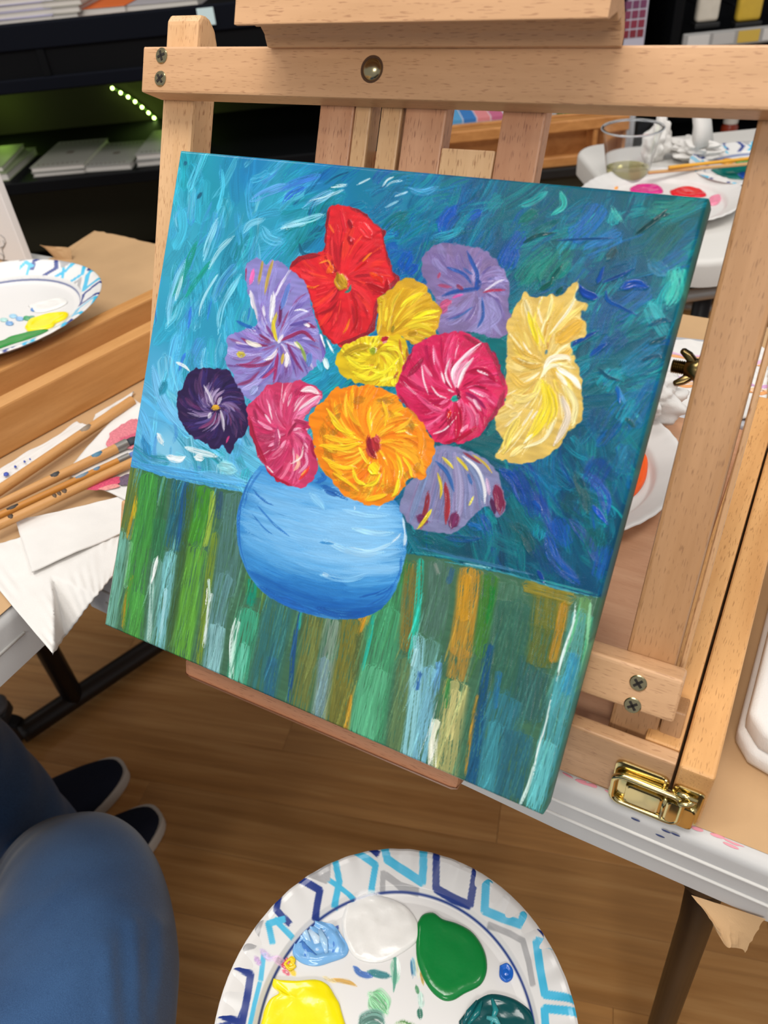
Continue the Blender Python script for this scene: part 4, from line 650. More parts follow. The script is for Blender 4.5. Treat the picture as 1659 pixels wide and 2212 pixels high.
shp('back_panel', (-2.2, 2.5, .1), (.12, 2.52, zt+.3), OLIVE); shp('end_panel', (.10, 2.0, 0), (.125, 2.52, zt+.05), BLACKSH)
for x in (-.86, -.66): shp('bracket', (x, 2.0, zb+.028), (x+.018, 1.994, zt-.045), BLACKSH, .001)
# led strip sagging across the back panel
LED = plain('led_glow', '#d6ff9a', .5); LED.node_tree.nodes['Principled BSDF'].inputs['Emission Color'].default_value = (.62, 1, .22, 1); LED.node_tree.nodes['Principled BSDF'].inputs['Emission Strength'].default_value = 14
ls = thing('led_strip', tuple(HD*2.49-LT*.55+np.array([0, 0, .65])), 'strip of green-white led lights slanting across the shelf back', 'light strip')
px = [(243, 190), (261, 200), (277, 209), (292, 219), (307, 231), (321, 243), (333, 254), (343, 267), (354, 281), (364, 297)]
pts = [hit(x, y, HD*2.488, HD) for x, y in px]; obj('strip_tape', tube(pts, .0028, 8), plain('led_tape', '#5f7a34', .6), ls, None, True)
d0 = bpy.data.meshes.new('led'); bm = lathe([(0, -.0045), (.0029, -.0028), (.0043, 0), (.0029, .0028), (0, .0045)], 10); bm.to_mesh(d0); bm.free(); d0.materials.append(LED)
for p in pts:
    o = bpy.data.objects.new('led', d0); COL.objects.link(o); o.parent = ls; o.matrix_basis = ls.matrix_basis.inverted() @ Matrix.Translation(Vector(p-HD*.006))
def glow(x, y, e):
    d = bpy.data.lights.new('led_light', 'POINT'); d.energy = e; d.color = (.55, 1, .12); d.shadow_soft_size = .03; o = bpy.data.objects.new('led_light', d); COL.objects.link(o); o.location = hit(x, y, HD*2.40, HD); o.parent = ls; o.matrix_parent_inverse = ls.matrix_basis.inverted()
glow(338, 198, .16); glow(368, 235, .14); glow(-25, 235, .24)
# books and pads lying on the shelves
def book(name, lat, dep, z, wx, dy, h, rot, cover, label, group, page='#d9d5cf', title=None):
    M = MS @ Matrix.Translation((lat, dep, z)) @ Matrix.Rotation(rot, 4, 'Z')
    t = thing(name, None, label, 'book', group, M=M)
    sub('page_block', bx((-wx/2+.003, -dy/2+.002, .0015), (wx/2-.002, dy/2-.003, h-.0015), .0006, 1), PAGE, t)
    m = plain('cover_'+cover[1:], cover, .5); sub('cover', bx((-wx/2, -dy/2, h-.0016), (wx/2, dy/2, h), .0005, 1), m, t); sub('cover', bx((-wx/2, -dy/2, 0), (wx/2, dy/2, .0016), .0005, 1), m, t)
    for a, b in (title(wx, dy, h) if title else []): sub('cover_print', bx(a, b), INK, t)
    return t
PAGE = plain('book_pages', '#d6d0c8', .8)
zsh = .612; INK = plain('cover_ink', '#6a5f58', .6)
def stamp(wx, dy, h): return [((-wx*.07, -dy*.04, h), (wx*.06, dy*.05, h+.0003))]+[((-wx*.4+i*wx*.09, -dy*.43, h), (-wx*.36+i*wx*.09, -dy*.40, h+.0003)) for i in range(9)]+[((-wx*.4+i*wx*.09, dy*.38, h), (-wx*.36+i*wx*.09, dy*.42, h+.0003)) for i in range(9)]
la = lambda x, y: sd(x, y, 2.03)[0]
x0 = la(135, 380)
book('sketch_pad', x0-.004, 2.14, zsh, .130, .22, .010, -.04, '#8e8b84', 'lower of two pale pads stacked on the lower shelf, below the led strip', 'pads on the lower shelf')
book('sketch_pad', x0, 2.14, zsh+.0105, .135, .22, .012, -.07, '#94928a', 'upper of two stacked pale pads on the lower shelf, with a small reddish print', 'pads on the lower shelf', title=stamp)
book('sketch_pad', la(243, 383), 2.125, zsh, .128, .20, .014, -.10, '#989690', 'single pale pad lying just right of the stacked pair on the lower shelf', 'pads on the lower shelf', title=stamp)
book('sketch_pad', la(358, 380), 2.14, zsh, .125, .22, .013, -.03, '#8c8a85', 'bottom pad of the pair half hidden behind the left easel post', 'pads on the lower shelf')
book('sketch_pad', la(358, 375), 2.14, zsh+.0135, .120, .21, .014, -.06, '#a09e9a', 'top pad of the pair half hidden behind the left easel post', 'pads on the lower shelf', title=stamp)
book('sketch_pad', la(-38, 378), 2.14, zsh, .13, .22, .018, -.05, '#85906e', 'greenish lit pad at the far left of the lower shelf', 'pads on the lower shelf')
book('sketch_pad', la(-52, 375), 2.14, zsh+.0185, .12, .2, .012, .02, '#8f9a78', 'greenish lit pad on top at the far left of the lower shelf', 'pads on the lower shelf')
zq = zt+.0005; lb = lambda x, y: sd(x, y, 2.02)[0]
for k, (c, dx) in enumerate((('#b9b4cc', 0), ('#c6c2d8', .008), ('#aba6bd', -.006), ('#cfcbdc', .004))):
    book('sketch_pad', lb(28, 40)+dx, 2.12, zq+k*.0125, .17, .2, .012, .02*k, c, ['lowest lilac-white pad of the stack at the top left corner', 'second lilac-white pad up in the top left stack', 'third pad up in the top left stack, slightly greyer', 'topmost lilac-white pad in the stack at the top left corner'][k], 'pads on the upper shelf')
for k in range(3): book('sketch_pad', lb(135, 30)+.004*k, 2.12, zq+k*.0125, .085, .2, .012, -.1+.03*k, ['#a8a39a', '#b5b0a6', '#aaa69c'][k], ['bottom greyish pad in the small stack left of the orange book', 'middle greyish pad in the small stack left of the orange book', 'top greyish pad in the small stack left of the orange book'][k], 'pads on the upper shelf')
book('art_book', lb(222, 20), 2.13, zq, .115, .2, .016, -.1, '#d8682c', 'orange-covered book lying on the upper shelf', 'pads on the upper shelf')
book('art_book', lb(352, 15), 2.13, zq, .17, .2, .014, -.08, '#a9a4a8', 'grey book lying right of the orange book on the upper shelf', 'pads on the upper shelf')
book('art_book', la(75, 480), 2.2, .265, .15, .22, .03, .12, '#b5501c', 'orange book in the shadowed bottom shelf', 'books on the bottom shelf')
book('art_book', la(185, 500), 2.16, .265, .08, .24, .05, .15, '#6a6a74', 'grey book in the shadowed bottom shelf, beside the orange one', 'books on the bottom shelf')
book('art_book', la(330, 500), 2.2, .265, .16, .24, .03, -.1, '#2c3a4c', 'dark blue book in the shadowed bottom shelf near the easel post', 'books on the bottom shelf')
x, z = sd(446, 33, 1.99)
tag(obj('price_tag', xf(bx((x-.019, 1.984, z-.018), (x+.017, 1.986, z+.014), .0003, 1), MS), plain('pale_blue_tag', '#cfe6ea', .5)), 'small pale blue tag on the upper shelf edge, behind the left post top', 'tag')
# low cabinet with wooden tray, right of the shelving
zc = .617
cb = thing('low_cabinet', tuple(HD*1.85+LT*.4), 'dark low cabinet carrying a wooden tray behind the far table', 'cabinet')
CABM = plain('dark_olive_laminate', '#35321f', .7)
obj('cabinet_body', xf(bx((.14, 1.71, .06), (.63, 2.05, zc-.02), .002), MS), CABM, cb); obj('cabinet_top', xf(bx((.13, 1.69, zc-.02), (.64, 2.06, zc), .003), MS), plain('black_laminate', '#131313', .5), cb); obj('plinth', xf(bx((.16, 1.74, 0), (.61, 2.02, .06)), MS), BLACKSH, cb)
tr = thing('wooden_tray', tuple(HD*1.72+LT*.4+np.array([0, 0, zc])), 'orange-brown wooden easel tray with a divider, standing on the low cabinet', 'tray')
TRW = wood('tray_wood', '#c98d52', '#a9703c', 0, '#8a5a30', .15)
def tp(name, lo, hi): return obj(name, xf(bx(lo, hi, .002, 1), MS), TRW, tr)
tp('lower_rail', (.18, 1.70, zc), (.585, 1.716, zc+.020)); tp('upper_rail', (.18, 1.70, zc+.068), (.585, 1.73, zc+.090)); tp('tray_back', (.18, 1.755, zc), (.585, 1.765, zc+.088)); tp('divider', (.512, 1.702, zc+.0205), (.522, 1.7545, zc+.0675))
tp('tray_end', (.575, 1.717, zc+.0205), (.585, 1.7545, zc+.0675)); tp('tray_end', (.18, 1.717, zc+.0205), (.19, 1.7545, zc+.0675)); tp('tray_base', (.18, 1.7165, zc), (.585, 1.7545, zc+.006))
# plastic basket with coloured pots
bk = thing('storage_basket', tuple(HD*1.85+LT*.5+np.array([0, 0, zc])), 'clear-white plastic basket of small colour pots behind the wooden tray', 'basket')
CLR = plain('frosted_plastic', '#d2d4d8', .35, 0, .5, Transmission_Weight=.25)
zt2 = sd(1280, 243, 1.8)[1]; xl, xr = sd(1196, 260, 1.8)[0], sd(1372, 262, 1.8)[0]
obj('basket_wall', xf(bx((xl, 1.80, zc), (xr, 1.806, zt2-.01), .002), MS), CLR, bk); obj('basket_wall', xf(bx((xl, 1.93, zc), (xr, 1.936, zt2-.01), .002), MS), CLR, bk); obj('basket_base', xf(bx((xl, 1.8065, zc), (xr, 1.9295, zc+.004)), MS), CLR, bk)
for k in range(14): obj('basket_rib', xf(bx((xl+.006+k*(xr-xl)/14.3, 1.7955, zc+.03), (xl+.012+k*(xr-xl)/14.3, 1.8, zt2-.012), .001, 1), MS), CLR, bk)
for k, c in enumerate(['#2f7a3c', '#3f9a3a', '#7ab82c', '#a8c428', '#8a6a2a', '#a8502c', '#b83a2c', '#6a5a54', '#4a4a50', '#3a3a40']):
    xx = xl+.012+k*(xr-xl-.02)/10; tag(obj('colour_pot', xf(merge(bx((xx, 1.815, zc+.0045), (xx+.013, 1.835, zt2-.004), .002, 1), bx((xx+.001, 1.817, zt2-.004), (xx+.012, 1.833, zt2+.006), .001, 1)), MS), plain('pot_'+c[1:], c, .5)), ['dark green', 'green', 'lime', 'yellow-green', 'ochre brown', 'rust', 'red', 'warm grey', 'dark grey', 'near-black'][k]+' colour pot in the plastic basket', 'pot', 'colour pots in the basket')
x0, x1, z = sd(982, 262, 1.78)[0], sd(1084, 262, 1.78)[0], sd(1030, 262, 1.78)[1]
bb = thing('paint_box', tuple(HD*1.8+LT*.27+np.array([0, 0, zc])), 'white box with blue and pink print, seen between the mast slats', 'box'); obj('box_body', xf(bx((x0-.02, 1.79, zc), (x1+.03, 1.93, z+.004), .002), MS), plain('white_card', '#dcdce2', .5), bb)
for k, c in enumerate(('#5aa0d0', '#3c7cc0', '#e08a8c', '#c86a8c')): obj('box_print', xf(bx((x0-.01+k*.03, 1.7895, z-.004), (x0+.018+k*.03, 1.91, z+.0046), .0003, 1), MS), plain('print_'+c[1:], c, .5), bb)
# right rack of hanging paint pouches, colour chart
rk = thing('display_rack', tuple(HD*2.15+LT*1.0), 'black display rack of paint pouches at the top right', 'rack')
def rp(name, lo, hi, m=BLACKSH, b=.002): return obj(name, xf(bx(lo, hi, b, 1), MS), m, rk)
zr = sd(1570, 80, 2.0)[1]
rp('back_panel', (.66, 2.3, 0), (1.7, 2.32, 1.35)); rp('side_panel', (.655, 2.02, 0), (.675, 2.3, 1.35)); rp('side_panel', (.76, 2.0, 0), (.782, 2.3, 1.35)); rp('shelf_board', (.7825, 2.01, zr-.025), (1.7, 2.2995, zr-.012)); rp('price_rail', (.79, 1.999, zr-.019), (1.7, 2.0095, zr+.014), plain('grey_price_rail', '#9b9a98', .4))
rp('shelf_board', (.7825, 2.01, .50), (1.7, 2.2995, .515)); rp('shelf_board', (.7825, 2.01, .2), (1.7, 2.2995, .215))
for k, c in enumerate(('#c9c7c4', '#b5b3b0', '#c8a848', '#c9c7c4')): rp('price_label', (.80+k*.058, 1.9975, zr-.014), (.85+k*.058, 1.9988, zr+.010), plain('label_'+c[1:]+str(k), c, .5), .0003)
for k in range(5): rp('hook', (.80+k*.06, 2.06, zr+.05), (.804+k*.06, 2.29, zr+.054), BLACKM, .001)
for (xa, xb, ya, c, cap, lbl) in ((1512, 1560, 52, '#cfc8ba', '#1a1a1a', 'cream paint pouch hanging on the black rack at the top right'), (1600, 1652, 50, '#c8a63a', '#1a1a1a', 'mustard-yellow paint pouch hanging at the top right corner')):
    l0, l1, z = sd(xa, ya, 2.0)[0], sd(xb, ya, 2.0)[0], sd((xa+xb)/2, ya, 2.0)[1]; t = thing('paint_pouch', tuple(HD*2.0+LT*l0+np.array([0, 0, z])), lbl, 'pouch', 'pouches on the rack')
    obj('pouch_body', xf(bx((l0, 2.022, z), (l1, 2.046, z+.12), .010, 4), MS), plain('pouch_'+c[1:], c, .25, 0, .6, .05, 60), t, None, True); obj('pouch_base', xf(bx((l0-.003, 2.018, z-.0115), (l1+.003, 2.05, z), .003), MS), plain('pouch_black_'+c[1:], cap, .4), t)
for (xa, xb, yt, yb, c, c2, lbl) in ((1502, 1542, 245, 302, '#b06a2c', '#c9c4bc', 'amber jar on the rack behind the crumpled napkin'), (1560, 1607, 246, 310, '#7a2c18', '#bdb8b0', 'red-brown jar with white script on the rack, right of the amber jar')):
    l0, zb_ = sd(xa, yb, 2.02); l1, z1 = sd(xb, yt, 2.02); r = (l1-l0)/2; c0 = MS @ Vector(((l0+l1)/2, 2.02+r, .5155)); hh = z1-.5155
    t = thing('paint_jar', tuple(c0), lbl, 'jar', 'jars on the rack'); obj('jar_body', xf(lathe([(0, 0), (r, .002), (r, hh*.62), (r*.8, hh*.7), (r*.8, hh*.72), (0, hh*.72)], 24), Matrix.Translation(c0)), plain('jar_'+c[1:], c, .2), t, None, 'auto'); obj('jar_lid', xf(lathe([(0, hh*.72), (r*.88, hh*.72), (r*.88, hh*.98), (0, hh)], 24), Matrix.Translation(c0)), plain('lid_'+c2[1:], c2, .4), t, None, 'auto')
    P = [Vector((math.cos(a), math.sin(a), 0))*(r+.0006) + Vector((0, 0, hh*(.42+.10*math.sin(k*1.9)))) for k, a in enumerate(np.linspace(-2.2, -1.2, 9)+.55)]; obj('label_script', xf(tube(P, .0016, 6), Matrix.Translation(c0)), plain('script_'+c[1:], '#dccfc0', .4), t, None, True)
ct = thing('colour_chart', tuple(HD*1.97+LT*.66), 'white gridded chart of purple and wine swatches beside the black rack', 'chart')
l0, l1, zb_ = sd(1352, 90, 1.97)[0]-.004, sd(1392, 90, 1.97)[0], sd(1392, 92, 1.97)[1]
obj('chart_board', xf(bx((l0, 1.972, 0.05), (l1, 1.982, zb_+.35), .001, 1), MS), plain('chart_white', '#b9b6c4', .5), ct)
cols = ['#3c3460', '#4c3a78', '#42305c', '#5c3a70', '#6a3a68', '#703a5c', '#7c3450', '#842c40', '#7a2432']
for r in range(9):
    for q in range(4):
        xx = l1-.0022-(q+1)*.0165; zz = zb_+.16-r*.0185; obj('swatch', xf(bx((xx, 1.9705, zz), (xx+.0138, 1.9722, zz+.0150), .0003, 1), MS), bpy.data.materials.get('sw_'+cols[r][1:]) or plain('sw_'+cols[r][1:], cols[r], .5), ct)
# ---------------------------------------------------------------- tabletop box easel
TH = math.radians(.9); FA = math.radians(62.2); FU0 = np.array([0, math.cos(FA), math.sin(FA)]); FN = np.array([0, -math.sin(FA), math.cos(FA)])
FX = XR*math.cos(TH)+FU0*math.sin(TH); FU = -XR*math.sin(TH)+FU0*math.cos(TH); FP = np.array([-.2, .388, -.139+CZ])
MF = Matrix(((FX[0], FU[0], FN[0], FP[0]), (FX[1], FU[1], FN[1], FP[1]), (FX[2], FU[2], FN[2], FP[2]), (0, 0, 0, 1)))

es = thing('tabletop_easel', (-.19, .42, TT), 'beech tabletop box easel with brass latch, standing on brown paper and holding the flower painting', 'easel')
def fp(name, bm, mat, smooth=False): return obj(name, bm, mat, es, MF, smooth)
post_prof = [(-.278, 0), (.0805, 0), (.0845, -.002), (.0852, -.006), (.0845, -.010), (.080, -.0155), (.072, -.019), (.06, -.020), (-.278, -.020)]
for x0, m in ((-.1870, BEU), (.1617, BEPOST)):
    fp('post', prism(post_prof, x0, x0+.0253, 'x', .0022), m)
top = fp('top_bar', bx((-.1875, .036, 0), (.2, .0612, .018), .0014), BE)
bot = fp('bottom_bar', bx((-.1875, -.2487, 0), (.1935, -.2244, .018), .0024, 3), BE)
def screw(x, y, part, r=.0044):
    s = lathe([(r, .0), (r, .0005), (r*.9, .0009), (0, .0011)], 28); xf(s, Matrix.Translation((x, y, .0178))); o = sub('screw', s, STEEL, part, 'auto')
    a = random.uniform(0, 1.5); c = merge(*[xf(bx((-r*.62, -r*.15, .0004), (r*.62, r*.15, .00125)), Matrix.Translation((x, y, .0178)) @ Matrix.Rotation(a+q, 4, 'Z')) for q in (0, math.pi/2)])
    o2 = sub('slot_shade', c, DARK, part)  # dark cross laid on the head for the shade in its slot
for x in (-.1725, .1727):
    for y in (.056, .0436): screw(x, y, top)
    for y in (-.2331, -.2460): screw(x, y, bot)
sub('bolt_shade_ring', xf(lathe([(.0066, 0), (.0066, .0004), (.0054, .0005), (.0052, -.001)], 36), Matrix.Translation((-.028, .05, .0178))), BORESHADE, top, True)  # dark ring laid on the bar for the shade of an uncut bore
sub('bolt_head', xf(lathe([(.0055, 0), (.0053, .0010), (.0042, .0022), (.0023, .0030), (0, .0033)], 36), Matrix.Translation((-.0276, .0498, .0178))), STEEL, top, True)
# mast: slats side by side between the posts
for x0, x1, ytop, z0, z1, m in ((-.0692, -.0467, .16, -.0105, 0, BER), (-.0464, -.0362, .16, -.0125, -.0005, BEU), (-.0298, -.0168, .16, -.0125, -.0005, BEU), (-.0145, .0098, .16, -.0105, 0, BER), (.0409, .0640, .16, -.0105, 0, BER)):
    fp('mast_slat', bx((x0, -.285, z0), (x1, ytop, z1), .0012), m)
fp('mast_block', bx((.0102, -.06, -.0095), (.0406, .0177, .0005), .001), BEU)
fp('mast_back', bx((-.05, -.285, -.024), (.045, .0165, -.0128), .001), BER)
# upper holder: moulded rail, drawn out along x
cl_prof = [(.0600, .0186), (.0594, .0195), (.0594, .0215), (.0632, .0243), (.0645, .0248), (.0668, .0288), (.0680, .0298), (.0655, .0330), (.0675, .0375), (.0608, .0488), (.0606, .0510), (.0785, .0512), (.0790, .0490), (.0778, .0400), (.0750, .0310), (.0710, .0240), (.0660, .0196), (.0630, .0186)]
fp('upper_holder', prism(cl_prof, -.0935, .0998, 'x', .0006), BE)
fp('holder_block', bx((-.045, .0625, .0003), (.045, .068, .0183), .001), BE)
led_prof = [(-.3185, .0), (-.3185, .0430), (-.3165, .0452), (-.3065, .0455), (-.3036, .0440), (-.3036, .0)]
fp('lower_ledge', prism(led_prof, -.0982, .0975, 'x', .0045), BELED)
# brace and wing bolt at the right post
fp('brace', bx((.1885, -.262, -.032), (.1915, -.03, -.014), .0008, 1), BEU)
fp('hinge_block', bx((.1874, -.277, -.021), (.1985, -.2495, .0), .0012), BEPOST)
wy, wz = -.0752, -.011
thread = [(0.0, .1490), (.0030, .1490)]
for i in range(9): thread += [(.0036, .1495+i*.0010), (.0030, .1500+i*.0010)]
thread += [(.0026, .1625), (0, .1625)]
MX = Matrix.Translation((0, wy, wz)) @ Matrix.Rotation(math.pi/2, 4, 'Y')
wb = fp('wing_bolt', xf(lathe(thread, 20), MX), NUT, 'auto')
nut = lathe([(0, .1555), (.0042, .1555), (.0050, .1570), (.0056, .1600), (.0056, .1608), (.0068, .1610), (.0068, .1618), (0, .1618)], 24); sub('nut_body', xf(nut, MX), NUT, wb, 'auto')
for s in (1, -1):
    o = [(.1600, s*.0030), (.1604, s*.0050), (.1572, s*.0080), (.1536, s*.0096), (.1520, s*.0093), (.1516, s*.0077), (.1536, s*.0060), (.1558, s*.0038)]
    sub('wing', xf(prism(o, -.0023, .0023, 'z', .0009), Matrix.Translation((0, wy, wz)) @ Matrix.Rotation(s*.25, 4, 'X')), NUT, wb, True)
# box
def bp(name, bm, mat, smooth=False): return obj(name, bm, mat, es, Matrix(), smooth)
rail = bp('front_rail', bx((-.384, .2500, TT+.002), (.0043, .2585, BT), .0012), BE)
bp('side_board', bx((-.0140, .2590, TT+.002), (.0043, .622, BT), .0016), BEY); bp('side_board', bx((-.384, .2590, TT+.002), (-.366, .622, BT), .0016), BEY)
bp('top_panel', bx((-.3655, .2590, BT-.016), (-.0143, .583, BT-.010), .0005, 1), PANEL); bp('back_board', bx((-.3655, .574, TT+.002), (-.0143, .5825, BT-.0162), .0008, 1), BE)
dr = bp('drawer', bx((.0058, .2500, TT+.003), (.0236, .632, BT+.0004), .0022, 3), BEY)
# brass draw latch across the gap
def rring(x0, x1, z0, z1, r, y, tr, n=6):
    P = []
    for cx, cz, a0 in ((x1-r, z1-r, 0), (x0+r, z1-r, 90), (x0+r, z0+r, 180), (x1-r, z0+r, 270)):
        for k in range(n+1): a = math.radians(a0+90*k/n); P.append((cx+r*math.cos(a), y, cz+r*math.sin(a)))
    return P
ZL0, ZL1 = BT-.046, BT-.0125
base = bp('latch', prism([(p[0], p[2]) for p in rring(-.0245, .0040, ZL0, ZL1, .0045, 0, 0)], .2480, .2500, 'y', .0007), BRASS, 'auto')
sub('catch_plate', prism([(p[0], p[2]) for p in rring(.0062, .0222, ZL0-.001, ZL1-.002, .0035, 0, 0)], .2480, .2500, 'y', .0007), BRASS, base, 'auto')
P = rring(-.0232, .0130, ZL0+.0005, ZL1-.0075, .006, .2450, 0); P.append(P[0]); P.append(P[1]); sub('lever_rim', tube(P, .0019, 10, False), BRASS, base, True)
sub('lever_plate', prism([(p[0], p[2]) for p in rring(-.0165, .0035, ZL0+.0045, ZL1-.0115, .003, 0, 0)], .2432, .2480, 'y', .0016), BRASS, base, 'auto')
sub('lever_bed', prism([(p[0], p[2]) for p in rring(-.0228, .0126, ZL0+.001, ZL1-.008, .006, 0, 0)], .2462, .2482, 'y', .0004), BRASS, base, 'auto')
sub('hook_plate', prism([(p[0], p[2]) for p in rring(.0050, .0205, ZL0+.001, ZL1-.0125, .003, 0, 0)], .2435, .2482, 'y', .0014), BRASS, base, 'auto')
sub('hinge_pin', tube([(.0042, .2440, ZL0+.003), (.0042, .2440, ZL1-.011)], .0011, 10), BRASS, base, True)
sub('latch_hook', merge(tube([(.0100, .2455, ZL1-.0100), (.0120, .2425, ZL1-.0085), (.0150, .2430, ZL1-.0075), (.0172, .2460, ZL1-.0080), (.0175, .2480, ZL1-.0085)], .0016, 10), tube([(.0085, .2460, ZL1-.0045), (.0190, .2460, ZL1-.0062)], .0015, 10)), BRASS, base, True)
sub('gap_bar', bx((.0012, .2465, ZL1-.007), (.0026, .2482, ZL1+.001), .0003, 1), BRASS, base)
# ---------------------------------------------------------------- paper plates
def circ(a, b, c):
    A = np.array([[b[0]-a[0], b[1]-a[1]], [c[0]-a[0], c[1]-a[1]]]); r = .5*np.array([(b[0]**2-a[0]**2)+(b[1]**2-a[1]**2), (c[0]**2-a[0]**2)+(c[1]**2-a[1]**2)])
    o = np.linalg.solve(A, r); return o, math.hypot(a[0]-o[0], a[1]-o[1])
PZ = CZ-.62; PC = np.array([-.1188, .1326]); PR = .127
def paint_plate(N=760):
    q = [(300, 1800), (1400, 1800), (1400, 2500), (300, 2500)]; d = [(onz(x, y, PZ)[:2]-PC)/(2*PR)+.5 for x, y in q]
    pt = Painter(N, homography(q, d), 5); pt.C[:] = hexc('#dbd9d7'); S = pt.stroke
    CY, NV, GR = '#3fb2d8', '#1c3480', '#a6a5a6'
    K = dict(a=1., dry=-1, var=.03, taper=(0, 0), soft=.02, rag=0.)
    L = [(CY,17,(828,1826),(836,1856),(880,1880),(910,1897),(913,1870),(914,1838)), (NV,16,(942,1840),(940,1909),(978,1929),(1014,1945),(1022,1905),(1029,1868)), (CY,18,(1050,1885),(1046,1958),(1086,1977),(1124,1993),(1139,1955),(1152,1940)), (CY,14,(1050,1893),(1100,1920),(1150,1952)),
        (CY,18,(1232,2052),(1190,2040),(1158,2031),(1166,2085),(1177,2142),(1215,2152),(1262,2168)), (CY,18,(1262,2192),(1176,2171),(1180,2230)), (CY,14,(722,1850),(731,1900),(718,1945)), (CY,14,(768,1842),(810,1866),(798,1915)), (CY,10,(708,1898),(735,1912),(760,1928)),
        (NV,15,(636,1896),(689,1919),(682,1945),(676,1973)), (NV,14,(604,1925),(596,1966),(622,1988)), (CY,13,(585,2030),(578,1993),(612,1981)), (CY,12,(592,1984),(626,2014)), (GR,15,(566,1974),(545,2040),(500,2058)), (CY,11,(566,2055),(558,2108)), (NV,16,(490,2076),(538,2100),(529,2150),(518,2204),(488,2196),(456,2182)),
        (CY,10,(556,2114),(544,2160),(532,2214)), (GR,13,(1055,1986),(1100,2008),(1129,2026),(1142,2070),(1151,2118)), (GR,12,(826,1878),(823,1910)), (GR,14,(832,1884),(862,1902),(900,1912)), (GR,16,(672,1890),(704,1898),(707,1865)), (GR,10,(668,1893),(690,1885),(704,1872)), (NV,14,(800,1834),(816,1846)), (NV,18,(1166,2002),(1184,2022)), (NV,16,(1240,2225),(1200,2240),(1195,2290))]
    for c, w_, *p in L:
        for a, b in zip(p, p[1:]): S([a, b], w_, c, **K)
    yy, xx = np.mgrid[0:N, 0:N]; r = np.hypot(xx-(N-1)/2, yy-(N-1)/2)/((N-1)/2); rot = pt.C[::-1, ::-1].copy(); lo = (yy < N*.40)
    pt.C = np.where(((lo & (r > .80)) | ((yy < N*.46) & (r > .8) & (xx > N*.75)))[..., None] & (np.abs(pt.C-hexc('#dbd9d7')).sum(-1) < .02)[..., None], rot, pt.C)
    ln = np.clip(1.6-np.abs(r-.775)/.0045, 0, 1)*(r < .85); pt.C = pt.C*(1-ln[..., None])+hexc('#22397f')*ln[..., None]
    clean = pt.C.copy()
    # thin smears of paint, hero plate only
    def many(lst, **kw):
        for c, w_, *p in lst: S(p, w_, c, **kw)
    many([('#f4f3f2',30,(760,1935),(800,1925),(830,1940)),('#c4b0d8',14,(560,2045),(575,2060),(590,2055)),('#b08cc0',12,(548,2062),(560,2078)),('#d8b8d4',16,(585,2060),(610,2066)),('#d0506c',9,(602,2078),(618,2088)),('#e6c028',12,(618,2070),(630,2090)),('#8cc0a8',20,(845,2055),(850,2085),(848,2110)),('#3f8c74',9,(838,2040),(850,2060),(846,2125)),('#e8f0ec',10,(855,2050),(858,2090)),('#1c6c74',16,(790,2080),(820,2088),(840,2090)),('#2c5cac',14,(758,2070),(775,2085),(800,2092)),
        ('#c8963c',10,(700,2100),(740,2102),(765,2112)),('#d8c89c',9,(690,2092),(720,2105)),('#7cb0c0',9,(888,2050),(893,2090)),('#d8d8b0',6,(896,2052),(900,2095)),('#2c6890',5,(884,2055),(888,2095)),('#b08c30',6,(905,2080),(912,2110)),('#b4d4c8',16,(905,2125),(908,2160)),('#0c5a44',13,(902,2160),(905,2185)),('#3c7c50',8,(895,2110),(900,2130)),('#0f6a4c',5,(855,2025),(862,2035)),('#2c7c6c',5,(868,2000),(868,2015)),('#b08028',4,(936,2062),(940,2085)),
        ('#8ab8e0',5,(745,1975),(775,1985)),('#6f9cd0',4,(760,1990),(790,1992)),('#2c50a0',9,(715,1995),(725,1980))], a=.85, dry=.3, var=.2)
    S([(795,2130),(812,2145),(830,2170)], 50, '#5aa46c', a=.95, dry=.25, var=.35, col2='#9cd0a8'); S([(770,2205),(800,2190),(825,2200)], 52, '#3c6c60', a=.95, dry=.25, var=.3, col2='#6c9c90'); S([(852,2195),(875,2205),(900,2215)], 30, '#3f7c34', a=.95, dry=.3, var=.3, col2='#c0d0b0')
    return clean, pt.C
PLATE_CLEAN, PLATE_HERO = paint_plate()
